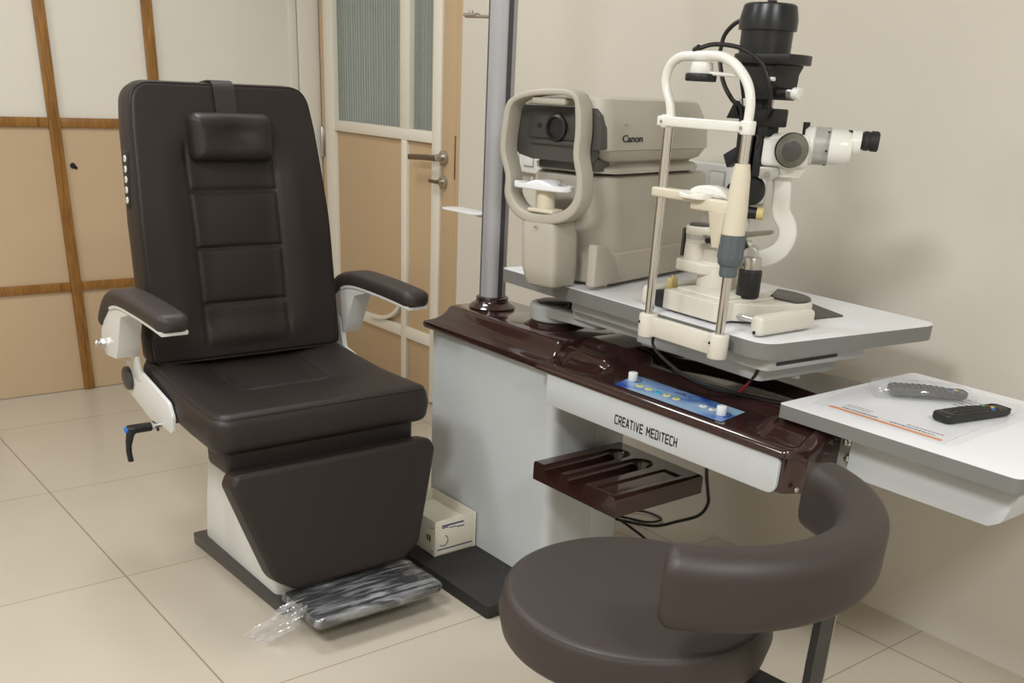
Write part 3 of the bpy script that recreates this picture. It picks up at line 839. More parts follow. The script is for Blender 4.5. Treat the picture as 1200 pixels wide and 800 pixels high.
for c in 'CREATIVE MEDITECH':
    w1 = {'I': .0018, ' ': .0040, 'M': .0105}.get(c, lw_)
    for (a0, b0), (a1, b1) in LET[c]:
        p = Vector((lx_+a0*w1, 0, lz_+b0*lh_)); q = Vector((lx_+a1*w1, 0, lz_+b1*lh_)); d = (q-p); L0 = d.length; d.normalize(); nn_ = Vector((-d.z, 0, d.x))
        wd_ = th_*(.62 if abs(d.z) > .5 else .9)/2
        box(bm, -wd_*.7, L0+wd_*.7, -wd_, wd_, -.0004, .0004, mtx=frame(p+Vector((0, 1.6478, 0)), d, (0, -1, 0)))
    lx_ += w1+.0050
obj('lettering', bm, M['ink'], fp, label='black company lettering')
# control label with knobs and buttons (lies on the cover)
czz = .7035
def cz_(x, y): return hw(x, y)
cm = Matrix.Identity(4)
bm = nb(); t = bmesh.new(); 
cornersP = [(-1.668, 1.668), (-1.330, 1.668), (-1.352, 1.776), (-1.700, 1.776)]
nx_, ny_ = 40, 12; g = []
for i in range(nx_+1):
    row = []
    for j in range(ny_+1):
        u, v = i/nx_, j/ny_
        a = Vector(cornersP[0]).lerp(Vector(cornersP[1]), u); b = Vector(cornersP[3]).lerp(Vector(cornersP[2]), u); q = a.lerp(b, v)
        row.append(t.verts.new((q.x, q.y, hw(q.x, q.y)+.0012)))
    g.append(row)
for i in range(nx_):
    for j in range(ny_): t.faces.new((g[i][j], g[i+1][j], g[i+1][j+1], g[i][j+1]))
merge(bm, t); cp = obj('control_label', bm, M['label_blue'], wc, smooth=60, label='blue printed control label')
def onlab(x, y, r, hgt, m, nm, bev=.001, seg=24):
    bm = nb(); z = hw(x, y)+.0012; cyl(bm, (x, y, z-.001), (x, y, z+hgt), r, bev=bev, seg=seg); return obj(nm, bm, m, wc)
for x, y in ((-1.672, 1.735), (-1.368, 1.712)): onlab(x, y, .0115, .020, M['knob_white'], 'dial_knob', .002)
for k, x in enumerate((-1.624, -1.594, -1.564, -1.534, -1.504)):
    onlab(x, 1.712, .0098, .0014, M['cyan_btn'] if k == 2 else M['yellow_btn'], 'push_button')
    bm = text_bm(('1', '2', '3', '4', '5')[k] if False else 'c', .012, frame((x, 1.7085, hw(x, 1.71)+.0028), (1, 0, 0), (0, 0, 1)), .0001, align='CENTER'); obj('button_mark', bm, M['ink'], wc)
for k, x in enumerate((-1.432, -1.402)):
    onlab(x, 1.724+.0*k, .0098, .0014, M['knob_white'], 'push_button')
    bm = nb(); z = hw(x, 1.724)+.0027; box(bm, x-.001, x+.001, 1.720, 1.728, z, z+.0003); obj('button_mark', bm, M['ink'], wc)
bm = nb()
bm.free()
for cx_, cy_ in ((-1.668, 1.738), (-1.364, 1.715)):
    z = hw(cx_, cy_)+.0016; bm = nb()
    tube(bm, [(cx_+.0175*math.cos(a), cy_+.0175*math.sin(a), z) for a in [(-50+k*12)*PI/180 for k in range(12)]], .0009, 5, smooth=False)
    obj('dial_scale', bm, M['ink'], wc)
for x in (-1.430, -1.398):
    bm = nb(); cyl(bm, (x, 1.745, hw(x, 1.745)), (x, 1.745, hw(x, 1.745)+.002), .0025, seg=8); obj('indicator_light', bm, M['ink'], wc)
bm = nb()
tb = text_bm('mark', .008, frame((-1.53, 1.752, hw(-1.53, 1.75)+.0014), (1, 0, 0), (0, 0, 1)), .0001)
tb.free()
for i in range(9): box(bm, -1.545+i*.0062, -1.541+i*.0062, 1.747, 1.7515+.001*(i % 3), hw(-1.53, 1.75)+.001, hw(-1.53, 1.75)+.0017)
obj('label_print', bm, M['ink_blue'], wc)
bm = nb(); cyl(bm, (-1.522, 1.758, hw(-1.52, 1.758)+.001), (-1.522, 1.758, hw(-1.52, 1.758)+.0018), .0042, seg=12); obj('label_emblem', bm, M['ink_blue'], wc)

# instrument tray on the cabinet's right side
tz = .452
TX0, TX1, TY0, TY1 = -1.880, -1.567, 1.610, 1.925
bm = nb(); t = bmesh.new()
def htray(x, y):
    z = tz
    for gx, gw, ye in ((-1.805, .036, 1.87), (-1.715, .036, 1.87)):
        d = abs(x-gx)
        if y < ye+.02:
            s_ = 1-smooth(gw*.55, gw, math.hypot(d, max(0, y-(ye-.03))*1.0))
            z -= .034*s_
    d = max(abs(x+1.618)/.030, 0)
    z -= .003*(1-smooth(.8, 1.1, d))*(1 if y > TY0+.012 else 0)*(1-smooth(1.85, 1.87, y))
    e = min(x-TX0, TX1-x, TY1-y)
    if e < .008: z -= .008*(1-e/.008)**2
    return z
NX, NY = 110, 90; G = []
for i in range(NX+1):
    x = TX0+(TX1-TX0)*i/NX
    G.append([t.verts.new((x, TY0+(TY1-TY0)*j/NY, htray(x, TY0+(TY1-TY0)*j/NY))) for j in range(NY+1)])
for i in range(NX):
    for j in range(NY): t.faces.new((G[i][j], G[i+1][j], G[i+1][j+1], G[i][j+1]))
per = [G[i][0] for i in range(NX+1)]+[G[NX][j] for j in range(1, NY+1)]+[G[i][NY] for i in range(NX-1, -1, -1)]+[G[0][j] for j in range(NY-1, 0, -1)]
s1 = skirt(per, lambda c: Vector((c.x+(.004 if c.x > -1.6 else -.004 if c.x < -1.87 else 0)*0, c.y, min(c.z-.004, tz-.014))))
s2 = skirt(s1, lambda c: Vector((c.x, c.y, tz-.052))); t.faces.new(s2)
merge(bm, t); tr_ = obj('instrument_tray', bm, M['brown_gloss'], ru, smooth=50)
bm = nb(); box(bm, -1.915, -1.875, 1.74, 1.88, .402, .430, .003); obj('tray_bracket', bm, M['grey_white'], ru)

# pole
px_, py_ = -2.388, 1.842
bm = nb(); prof = []
for k in range(96):
    a = 2*PI*k/96; r = .0385
    for g0 in range(8):
        d = (a-(g0*PI/4+.39)+PI) % (2*PI)-PI
        r -= 0
    prof.append((px_+r*math.cos(a), py_+r*math.sin(a)))
prism(bm, prof, Matrix.Identity(4), .735, 2.20)
pl = obj('pole', bm, M['alu'], ru, smooth=50)
bm = nb()
for a_ in (-35, 75): # dark channels down the pole
    a = math.radians(a_); 
for a_ in (-116, -4, 120):
    a = math.radians(a_); c = Vector((px_+.0362*math.cos(a), py_+.0362*math.sin(a), 0)); mm = Matrix.Translation(c) @ Matrix.Rotation(a, 4, 'Z')
    box(bm, -.004, .0026, -.0075, .0075, .75, 2.199, 0, mtx=mm)
obj('pole_channel', bm, M['alu_dark'], pl)
bm = nb(); lathe(bm, [(.068, .735), (.070, .741), (.062, .748), (.052, .753), (.048, .760), (.049, .768), (.043, .772), (.0385, .772)], Matrix.Translation((px_, py_, 0)), 48)
obj('pole_collar', bm, M['brown_gloss'], ru, smooth=60)
# upper hook rail and small round shelf on the pole
bm = nb(); tube(bm, [(px_-.03, py_-.02, 1.510), (px_-.145, py_-.02, 1.513)], .0045, smooth=False); box(bm, px_-.145, px_-.09, py_-.03, py_-.01, 1.512, 1.520, .002); cyl(bm, (px_-.12, py_-.02, 1.512), (px_-.12, py_-.02, 1.526), .006); obj('hook_arm', bm, M['steel'], pl)
bm = nb(); prism(bm, resample(rrect(.190, .075, .036, 10, px_-.120, py_-.02), 60), Matrix.Identity(4), .998, 1.002, .001); box(bm, px_-.07, px_-.0, py_-.02, py_+.02, .990, .998, .002); obj('cup_shelf', bm, M['white_metal'], pl)

# swing arm hub and arm
hx, hy = -2.120, 1.862
bm = nb(); lathe(bm, [(0, .737), (.088, .737), (.089, .741), (.080, .745), (.072, .750), (.068, .7525), (0, .7525)], Matrix.Translation((hx, hy, 0)), 48); obj('hub_collar', bm, M['brown_gloss'], ru, smooth=60)
armp = []
for k in range(13):
    a = PI/2+.08+PI*k/12; armp.append((hx+.072*math.cos(a), hy+.072*math.sin(a)))
armp += [(-1.98, 1.800), (-1.80, 1.795), (-1.66, 1.80), (-1.60, 1.83), (-1.58, 1.90), (-1.62, 1.97), (-1.72, 1.985), (-1.86, 1.94), (-1.98, 1.90)]
hubp = [(hx+.072*math.cos(2*PI*k/48), hy+.072*math.sin(2*PI*k/48)) for k in range(48)]
bm = nb(); prism(bm, hubp, Matrix.Identity(4), .753, .798, .006, 3); prism(bm, round_poly([(-2.12, 1.795), (-1.90, 1.815), (-1.90, 1.91), (-2.12, 1.93)], .02, 4), Matrix.Identity(4), .768, .7975, .005, 3); prism(bm, [p_ for p_ in armp if p_[0] > -2.0]+[(-2.03, 1.86)], Matrix.Identity(4), .786, .8435, .005, 3); sa = obj('swing_arm', bm, M['frame_grey'], ru)
bm = nb(); lathe(bm, [(0, .798), (.054, .798), (.054, .801), (.050, .803), (0, .804)], Matrix.Translation((hx, hy, 0)), 40); obj('hub_cap', bm, M['charcoal'], sa)
bm = nb(); cyl(bm, (-2.04, 1.84, .79), (-2.04, 1.84, .845), .005); obj('stop_pin', bm, M['black_plastic'], sa)
# slit lamp table
ta = math.radians(-3.1); TM = Matrix.Translation((-1.276, 1.712, 0)) @ Matrix.Rotation(ta, 4, 'Z')
TT = .880
ttop = round_poly([(-.975, 0), (0, 0), (.035, .575), (-.975, .575)], [.015, .05, .05, .015], 6)
bm = nb(); prism(bm, ttop, TM, TT-.0015, TT, 0); it = obj('instrument_table', bm, M['table_white'], ru)
bm = nb(); prism(bm, ttop, TM, TT-.036, TT-.0016, 0); obj('edge_band', bm, M['table_edge'], it, smooth=30)
bm = nb()
prism(bm, round_poly([(-.70, .03), (-.015, .03), (-.01, .36), (-.30, .50), (-.70, .50)], .02, 3), TM, TT-.066, TT-.037, .002)
prism(bm, round_poly([(-.46, .05), (-.045, .05), (-.04, .30), (-.30, .48), (-.46, .48)], .02, 3), TM, TT-.098, TT-.067, .003)
prism(bm, [(-.44, .06), (-.13, .10), (-.04, .18), (-.30, .42), (-.44, .42)], TM, TT-.106, TT-.099, .002)
obj('table_underframe', bm, M['frame_grey'], it)
bm = nb(); prism(bm, [(-.0165, .06), (-.012, .06), (-.010, .26), (-.0145, .26)], TM, TT-.055, TT-.048); 
obj('frame_slot', bm, M['black_plastic'], it)

# side table
SZ = .762
sto = round_poly([(-1.234, 1.734), (-.708, 1.734), (-.708, 2.250), (-1.234, 2.250)], [.006, .022, .012, .012], 5)
bm = nb(); prism(bm, sto, Matrix.Identity(4), SZ-.0015, SZ); st = obj('side_table', bm, M['table_white'], ru)
bm = nb(); prism(bm, sto, Matrix.Identity(4), SZ-.030, SZ-.0016); obj('edge_band', bm, M['table_edge'], st, smooth=30)
bm = nb(); prism(bm, round_poly([(-1.077, .641), (-.765, .641), (-.742, .655), (-.722, .715), (-.732, .722), (-1.077, .722)], [.004, .008, .02, .012, .006, .004], 5), frame((0, 1.790, 0), (1, 0, 0), (0, -1, 0)), -.40, .010, .002)
obj('table_apron', bm, M['grey_white'], st, smooth=30)
bm = nb(); box(bm, -1.115, -1.058, 1.800, 1.806, .640, .731, .001); box(bm, -1.100, -1.078, 1.806, 2.10, .645, .731, .002); br_ = obj('table_bracket', bm, M['metal_ring'], st)
for x, z in ((-1.098, .704), (-1.088, .672)):
    bm = nb(); cyl(bm, (x, 1.8005, z), (x, 1.797, z), .010, seg=20, bev=.001); cyl(bm, (x, 1.797, z), (x, 1.788, z), .007, seg=6, bev=.001); obj('bolt', bm, M['chrome'], br_)

# ------------------------------------------------------------------ cream steel box on the plinth
bx = thing('power_supply_box', 'small open cream metal box with printed front on black plinth', 'box', (-2.33, 1.62, .04))
X1, X0, Y0, Y1, Z0, Z1 = -2.236, -2.47, 1.543, 1.694, .041, .155
bm = nb(); w = .0025
box(bm, X1-w, X1, Y0, Y1, Z0, Z1, .0008); box(bm, X0, X0+w, Y0, Y1, Z0, Z1, .0008)
box(bm, X0, X1, Y0, Y0+w, Z0, Z1, .0008); box(bm, X0, X1, Y1-w, Y1, Z0, Z1, .0008); box(bm, X0, X1, Y0, Y1, Z0, Z0+w); box(bm, X0+.001, X1-.001, Y0+.001, Y1-.001, Z1-.040, Z1-.036)
for y in (Y0, Y1-.006): box(bm, X1-.001, X1+.0015, y, y+.006, Z0, Z1, .0005)
obj('casing', bm, M['box_cream'], bx)
for y, z, r in ((1.543, .132, .0035), (1.543, .055, .0035)):
    bm = nb(); cyl(bm, (X1-.012, y+.001, z), (X1-.012, y-.0012, z), r, seg=10); obj('screw', bm, M['steel'], bx)
for x in (-2.262, -2.275):
    bm = nb(); box(bm, x-.003, x+.003, Y0-.0012, Y0+.001, .083, .103, .0005); obj('vent_slot', bm, M['ink'], bx)
bm = nb()   # illegible small print
random.seed(3)
def prints(y0, y1, z, h, wmin=.002, wmax=.004):
    bm = nb(); box(bm, X1-.0002, X1+.0003, y0, y1, z-h*.12, z+h*.12)
    y = y0
    while y < y1:
        w_ = random.uniform(wmin, wmax); box(bm, X1-.0002, X1+.0006, y, min(y1, y+w_), z-h/2, z+h/2); y += w_+.0012
    obj('printed_text', bm, M['ink_blue'], bx)
prints(1.568, 1.648, .136, .0055, .003, .005); prints(1.568, 1.592, .130, .004); prints(1.596, 1.622, .126, .003); prints(1.624, 1.650, .123, .004)
prints(1.553, 1.682, .060, .004, .002, .007)
bm.free()
bm = nb(); tube(bm, [(X1+.0004, 1.574+.017*math.cos(a), .088+.017*math.sin(a)) for a in [(-140+k*17)*PI/180 for k in range(13)]], .0012, 5, smooth=False)
obj('printed_emblem', bm, M['ink_blue'], bx)

# ------------------------------------------------------------------ autorefractor (local frame)
ar = thing('autorefractor', 'grey-beige autorefractor with face frame standing on the raised white table', 'autorefractor', (-1.88, 1.815, TT), math.radians(13))
CB, CHd = M['canon_body'], M['canon_head']
I = Matrix.Identity(4)
def loft_lx(bm, outl):  # list of (poly,z)
    stack(bm, [[(x, y, z) for x, y in p] for p, z in outl])
def plan(x0, x1, y0, y1, c, n=3, r=.01):
    return resample(round_poly([(x0, y0+c), (x0+c, y0), (x1-c, y0), (x1, y0+c), (x1, y1), (x0, y1)], r, n), 72)
bm = nb()
loft_lx(bm, [(plan(-.262, -.008, .004, .49, .035), .008), (plan(-.268, -.002, 0, .495, .035), .012), (plan(-.268, -.001, 0, .497, .038), .083), (plan(-.262, -.008, -.0, .492, .04), .086),
             (plan(-.262, -.008, -.02, .492, .045), .20), (plan(-.262, -.008, -.03, .494, .05), .258), (plan(-.258, -.012, -.026, .490, .05), .268), (plan(-.250, -.02, -.018, .482, .05), .272)])
bd = obj('lower_body', bm, CB, ar, local=True, smooth=40)
bm = nb()   # arched front foot cover
prism(bm, [(-.055, .0)]+[(-.055+.115*math.cos(a), .105*math.sin(a)) for a in [PI/2*(1-k/12) for k in range(13)]], frame((-.010, 0, .010), (0, 1, 0), (1, 0, 0)), -.016, .011, .006, 3)
obj('front_skirt', bm, CB, ar, local=True, smooth=40)
for x, y in ((-.03, .03), (-.24, .03), (-.03, .46), (-.24, .46)):
    bm = nb(); cyl(bm, (x, y, 0), (x, y, .012), .014, bev=.002); obj('rubber_foot', bm, M['cream_sleeve'], ar, local=True)
bm = nb()   # neck deck under the head
loft_lx(bm, [(plan(-.225, -.035, .02, .44, .03), .270), (plan(-.225, -.035, .02, .44, .03), .279)]); obj('slide_gap', bm, M['black_plastic'], ar, local=True)
bm = nb()
loft_lx(bm, [(plan(-.262, -.006, -.035, .43, .06), .278), (plan(-.262, -.006, -.04, .435, .06), .290), (plan(-.252, -.018, -.03, .43, .06), .298)])
loft_lx(bm, [(plan(-.240, -.028, -.01, .42, .03), .296), (plan(-.240, -.028, -.01, .42, .03), .312)])
obj('head_deck', bm, CHd, ar, local=True, smooth=40)
bm = nb()
def hd(x0, x1, y0, y1): return resample(round_poly([(x0, y0), (x1, y0), (x1, y1), (x0, y1)], [.03, .03, .015, .015], 5), 80)
loft_lx(bm, [(hd(-.240, -.028, .02, .40), .300), (hd(-.262, -.006, -.02, .43), .312), (hd(-.272, .003, -.045, .445), .333)])
obj('head_lower', bm, CHd, ar, local=True, smooth=40)
bm = nb()
loft_lx(bm, [(hd(-.274, .005, -.060, .452), .334), (hd(-.273, .004, -.068, .444), .39), (hd(-.262, -.006, -.066, .405), .440), (hd(-.258, -.010, -.063, .396), .447), (hd(-.248, -.02, -.055, .384), .450)])
hdp = obj('head', bm, CHd, ar, local=True, smooth=40)
# dark front window that wraps the front
bm = nb()
def fw(inset, z, d): return None
poly = round_poly([(-.262, .325), (-.245, .310), (-.205, .302), (-.030, .302), (-.022, .334), (.001, .336), (.000, .385), (-.008, .412), (-.022, .426), (-.240, .426), (-.254, .410)], 0, 4)
prism(bm, poly, frame((0, -.065, 0), (1, 0, 0), (0, -1, 0)), -.028, .009, .0025, 2)
prism(bm, rrect(.170, .030, .004, 3, -.115, .298), frame((0, -.03, 0), (1, 0, 0), (0, -1, 0)), -.05, .016, .002)
wd = obj('front_window', bm, M['canon_dark'], ar, local=True)
bm = nb(); box(bm, -.205, -.055, -.082, -.072, .338, .348, .002); 
box(bm, -.215, -.030, -.079, -.074, .352, .412, .002); obj('window_ledge', bm, M['charcoal'], wd, local=True)
bm = nb(); lathe(bm, [(0, .0), (.030, .0), (.030, .012), (.024, .014), (.022, .006), (0, .006)], frame((-.125, -.076, .378), (1, 0, 0), (0, -1, 0)), 36); obj('lens', bm, M['black_gloss'], wd, local=True)
bm = nb(); lathe(bm, [(0, 0), (.006, 0), (.006, .003), (0, .003)], frame((-.180, -.079, .380), (1, 0, 0), (0, -1, 0)), 14); obj('sensor', bm, M['ink'], wd, local=True)
bm = text_bm('Canon', .0235, frame((.0056, .012, .353), (0, 1, 0), (1, 0, 0)), .0006, sx=1.5, bold=.0002); obj('lettering', bm, M['ink'], hdp, local=True, label='black brand lettering on the side')
bm = nb(); box(bm, .003, .0058, .018, .034, .392, .394); obj('side_mark', bm, M['steel'], hdp, local=True)
# chin rest frame: stem, then ring
FYc = -.105
bm = nb()
def lp(pts, z): return [(x, y, z) for x, y in pts]
def stemring(x0, x1, y0, y1, z): return lp(resample(rrect(x1-x0, y1-y0, .012, 3, (x0+x1)/2, (y0+y1)/2), 48), z)
stack(bm, [stemring(-.160, -.080, -.120, -.030, .003), stemring(-.166, -.074, -.128, -.025, .010), stemring(-.176, -.070, -.135, -.025, .05), stemring(-.180, -.072, -.135, -.030, .13), stemring(-.184, -.080, -.130, -.04, .160)])
stem = obj('frame_stem', bm, CB, ar, local=True, smooth=50)
ctrl = [(-.130, .168), (-.195, .176), (-.236, .212), (-.241, .262), (-.262, .318), (-.257, .385), (-.243, .428), (-.190, .449), (-.11, .457), (-.048, .454), (-.028, .430), (-.021, .375), (-.022, .322), (-.006, .268), (-.012, .215), (-.055, .180)]
rp = catmull([(-.130+(x+.130)*.93, FYc, z) for x, z in ctrl], 6, closed=True)
bm = nb()
NR = len(rp); scs = []
for p in rp:
    zz = p.z; k_ = 1.0
    w_ = 1.0 + (.45 if zz < .20 else .45*max(0, (.26-zz)/.06) if zz < .26 else 0)
    if zz > .43: w_ = .80
    scs.append((1, w_))
sweep(bm, rp, rrect(.062, .026, .008, 3), hint=(0, 1, 0), scales=[(a, b) for a, b in scs], closed=True) if False else sweep(bm, rp, rrect(.017, .052, .004, 2), hint=(0, 1, 0), scales=[(b, a) for a, b in scs], closed=True)
rg = obj('face_frame', bm, CB, ar, local=True, smooth=50)
bm = nb(); box(bm, -.175, -.075, FYc-.020, FYc+.026, .428, .444, .006, 3); obj('forehead_pad', bm, M['canon_body'], rg, local=True)
bm = nb(); cyl(bm, (-.128, FYc, .185), (-.128, FYc, .238), .023, bev=.002); box(bm, -.165, -.085, FYc-.028, FYc+.02, .183, .193, .004); obj('chin_post', bm, M['cream_sleeve'], rg, local=True)
bm = nb(); pr = resample([(x*1.0, y) for x, y in round_poly([(-.215, -.03), (-.205, .022), (-.15, .028), (-.128, .010), (-.106, .028), (-.06, .024), (-.046, -.01), (-.06, -.034), (-.128, -.040)], .016, 5)], 80)
pad(bm, pr, Matrix.Translation((0, FYc, 0)), .236, .254, er=.005, br=.004, nr=10, npm=80, h=lambda x, y: .006*math.cos((x+.128)*55)*1.0)
obj('chin_rest', bm, M['table_white'], rg, local=True, smooth=60)
for x in (-.172, -.086):
    bm = nb(); cyl(bm, (x, FYc-.005, .252), (x, FYc-.005, .262), .006); obj('paper_pin', bm, M['steel'], rg, local=True)
bm = nb(); cyl(bm, (-.128, FYc-.040, .150), (-.128, FYc-.034, .150), .003); obj('pin', bm, M['steel'], rg, local=True)

# ------------------------------------------------------------------ slit lamp (world coordinates)
sl = thing('slit_lamp', 'cream slit lamp microscope with black lamp tower clamped on the table edge', 'slit lamp', (-1.49, 1.80, TT))
IC = M['instrument_cream']
bm = nb()
xl, xr, yp = -1.602, -1.378, 1.690
dy = (xr-xl)*math.tan(ta)
yl, yr = yp+.008, yp+.008+dy
def P_(x): return yl+(x-xl)*math.tan(ta)
prism(bm, [(xl, P_(xl)-.010), (xr, P_(xr)-.010), (xr, P_(xr)+.006), (xl, P_(xl)+.006)], I, .836, .880, .003)
for x in (xl, xr): cyl(bm, (x, P_(x)-.004, .832), (x, P_(x)-.004, .884), .0215, bev=.003)
hb = obj('headrest_base', bm, IC, sl)
for x in (xl, xr):
    bm = nb(); cyl(bm, (x-.008, P_(x)-.0235, .866), (x-.008, P_(x)-.0256, .866), .003, seg=10); obj('grub_screw', bm, M['ink'], hb)
yL, yR = P_(xl)-.004, P_(xr)-.004
bm = nb(); cyl(bm, (xl, yL, .88), (xl, yL, 1.285), .0102); obj('left_post', bm, M['chrome'], sl)
bm = nb(); cyl(bm, (xr, yR, .88), (xr, yR, 1.285), .0102); obj('right_post', bm, M['chrome'], sl)
bm = nb(); prof = [(0, 1.005), (.017, 1.005), (.019, 1.010), (.019, 1.026), (.0245, 1.032), (.026, 1.045), (.0245, 1.090), (0, 1.090)]
lathe(bm, prof, Matrix.Translation((xr, yR, 0)), 48)
for k in range(12):
    a = 2*PI*k/12; cyl(bm, (xr+.0245*math.cos(a), yR+.0245*math.sin(a), 1.042), (xr+.0232*math.cos(a), yR+.0232*math.sin(a), 1.088), .003, seg=8)
obj('height_grip', bm, M['grip_grey'], sl)
bm = nb(); lathe(bm, [(0, 1.090), (.0235, 1.090), (.0225, 1.14), (.019, 1.20), (.0155, 1.222), (.0150, 1.226), (0, 1.226)], Matrix.Translation((xr, yR, 0)), 40)
obj('post_sleeve', bm, M['cream_sleeve'], sl, smooth=60)
# chin rest
bm = nb()
box(bm, xl-.016, xr-.09, yL-.018, yL+.016, 1.140, 1.160, .004, 3)
box(bm, xr-.11, xr-.005, yR-.020, yR+.022, 1.128, 1.154, .004, 3)
sweep(bm, [(xr-.035, yR-.0, 1.130), (xr-.032, yR, 1.06)], rrect(.040, .044, .006, 3), hint=(0, 1, 0), scales=[1.1, .62])
cr_ = obj('chin_rest', bm, M['cream_sleeve'], sl)
bm = nb()
pad(bm, resample(rrect(.075, .05, .022, 6), 60), Matrix.Translation((xr-.105, yR-.012, 0)), 1.150, 1.158, er=.003, br=.002, nr=8, npm=60, h=lambda x, y: .006*abs(x)/.037)
sweep(bm, [(xr-.085+.052*math.cos(a), yR+.018, 1.155+.020*math.sin(a)) for a in [PI*k/12 for k in range(13)]], rrect(.004, .03, .001, 2), hint=(0, 1, 0))
pad(bm, [(xr-.085+.052*math.cos(a), .020*math.sin(a)) for a in [PI*k/16 for k in range(17)]], frame((0, yR+.012, 1.155), (1, 0, 0), (0, -1, 0)), 0, .012, er=.003, br=.002, nr=6, npm=60)
obj('chin_cup', bm, M['tube_white'], cr_, smooth=60)
# forehead band and hoop
bm = nb(); box(bm, xl-.022, xr+.010, yL-.016, yL-.004, 1.283, 1.303, .003, 3, mtx=None); 
for x in (xl-.004, xr): cyl(bm, (x, P_(x)-.004, 1.280), (x, P_(x)-.004, 1.306), .0155, bev=.003)
obj('forehead_band', bm, M['tube_white'], sl)
for x in (xl-.008, xr-.004):
    bm = nb(); cyl(bm, (x, P_(x)-.017, 1.292), (x, P_(x)-.0215, 1.292), .0035, seg=12); obj('band_screw', bm, M['steel'], sl)
hp_pts = [(xl+.004, yL, 1.300), (xl-.004, yL, 1.330), (xl-.018, yL, 1.355), (xl-.022, yL, 1.378), (xl-.012, yL, 1.402), (xl+.012, yL, 1.416), (xl+.045, yL, 1.419), (-1.49, yL-.005, 1.4195), (-1.452, yL-.008, 1.413), (-1.418, yR, 1.396), (-1.392, yR, 1.370), (-1.380, yR, 1.338), (-1.379, yR, 1.300)]
bm = nb(); tube(bm, hp_pts, .0096, 16, 6); obj('headrest_hoop', bm, M['tube_white'], sl, smooth=60)
bm = nb(); cyl(bm, (-1.527, yL, 1.408), (-1.527, yL, 1.384), .022, .024, bev=.003); tube(bm, [(-1.51, yL, 1.388), (-1.42, yL+.01, 1.385)], .004, smooth=False); obj('fixation_holder', bm, M['tube_white'], sl)
bm = nb(); cyl(bm, (-1.527, yL, 1.387), (-1.527, yL, 1.372), .032, bev=.003); obj('fixation_light', bm, M['black_plastic'], sl)
# side rail covers, slide base
bm = nb(); box(bm, -1.352, -1.318, 1.742, 1.935, TT+.002, TT+.046, .012, 4); rc = obj('rail_cover', bm, IC, sl, smooth=50)
bm = nb(); cyl(bm, (-1.335, 1.7425, TT+.010), (-1.335, 1.741, TT+.010), .004, seg=10); obj('grub_screw', bm, M['ink'], rc)
bm = nb(); box(bm, -1.705, -1.672, 1.765, 1.985, TT+.002, TT+.048, .012, 4); obj('rail_cover', bm, IC, sl, smooth=50)
bm = nb(); box(bm, -1.672, -1.640, 1.78, 1.97, TT+.004, TT+.040, .003); obj('rail_wheel_housing', bm, M['black_plastic'], sl)
bm = nb(); cyl(bm, (-1.67, 1.83, TT+.018), (-1.35, 1.81, TT+.018), .006); cyl(bm, (-1.67, 1.93, TT+.018), (-1.35, 1.91, TT+.018), .006); obj('slide_rail', bm, M['chrome'], sl)
bm = nb()
base = round_poly([(-1.632, 1.765), (-1.452, 1.752), (-1.440, 1.95), (-1.625, 1.985)], [.008, .012, .02, .02], 4)
prism(bm, base, I, TT+.006, TT+.050, .004, 3)
prism(bm, round_poly([(-1.615, 1.79), (-1.465, 1.775), (-1.462, 1.92), (-1.605, 1.95)], .01, 4), I, TT+.049, TT+.056, .003, 3)
nose = [(-1.50, 1.95), (-1.452, 1.80), (-1.40, 1.86)]+[(-1.475+.105*math.cos(a), 1.965+.085*math.sin(a)) for a in [math.radians(-35+k*11) for k in range(15)]]
prism(bm, nose, I, TT+.006, TT+.046, .003, 3)
bs = obj('slide_base', bm, IC, sl, smooth=40)
bm = nb(); prism(bm, [(-1.455, 1.935)]+[(-1.475+.100*math.cos(a), 1.965+.080*math.sin(a)) for a in [math.radians(-20+k*11) for k in range(13)]], I, TT+.046, TT+.050, .001); obj('glide_pad', bm, M['charcoal'], bs)
bm = nb(); box(bm, -1.664, -1.646, 1.808, 1.830, TT+.040, TT+.068, .003); cyl(bm, (-1.655, 1.82, TT+.068), (-1.655, 1.82, TT+.072), .004); obj('lock_knob', bm, M['gold'], bs)
bm = nb(); lathe(bm, [(0, TT+.055), (.046, TT+.055), (.048, TT+.060), (.0455, TT+.105), (.042, TT+.115), (0, TT+.115)], Matrix.Translation((-1.575, 1.885, 0)), 48); obj('turntable', bm, IC, sl, smooth=40)
bm = nb()
prism(bm, round_poly([(-1.668, 1.83), (-1.585, 1.825), (-1.53, 1.86), (-1.53, 1.91), (-1.60, 1.93), (-1.668, 1.905)], .018, 5), I, TT+.085, TT+.112, .005, 3)
box(bm, -1.61, -1.50, 1.86, 1.91, TT+.108, TT+.140, .006, 3)
obj('lower_arm', bm, IC, sl, smooth=40)
bm = nb(); cyl(bm, (-1.633, 1.868, TT+.108), (-1.633, 1.868, TT+.150), .030, .029, bev=.002); cyl(bm, (-1.633, 1.868, TT+.150), (-1.633, 1.868, TT+.160), .0285)
cyl(bm, (-1.633, 1.868, TT+.168), (-1.633, 1.868, TT+.188), .031, bev=.003); cyl(bm, (-1.633, 1.868, TT+.10), (-1.633, 1.868, TT+.17), .02)
box(bm, -1.633, -1.535, 1.850, 1.885, TT+.171, TT+.187, .003)
box(bm, -1.560, -1.520, 1.850, 1.90, TT+.135, TT+.188, .005)
ps = obj('prism_drum', bm, IC, sl, smooth=40)
bm = nb(); cyl(bm, (-1.633, 1.868, TT+.159), (-1.633, 1.868, TT+.169), .0295); obj('drum_ring', bm, M['metal_ring'], ps)
bm = nb(); lathe(bm, [(0, TT+.188), (.025, TT+.188), (.025, TT+.191), (.02, TT+.194), (0, TT+.195)], Matrix.Translation((-1.633, 1.868, 0)), 32); obj('drum_cap', bm, M['charcoal'], ps)
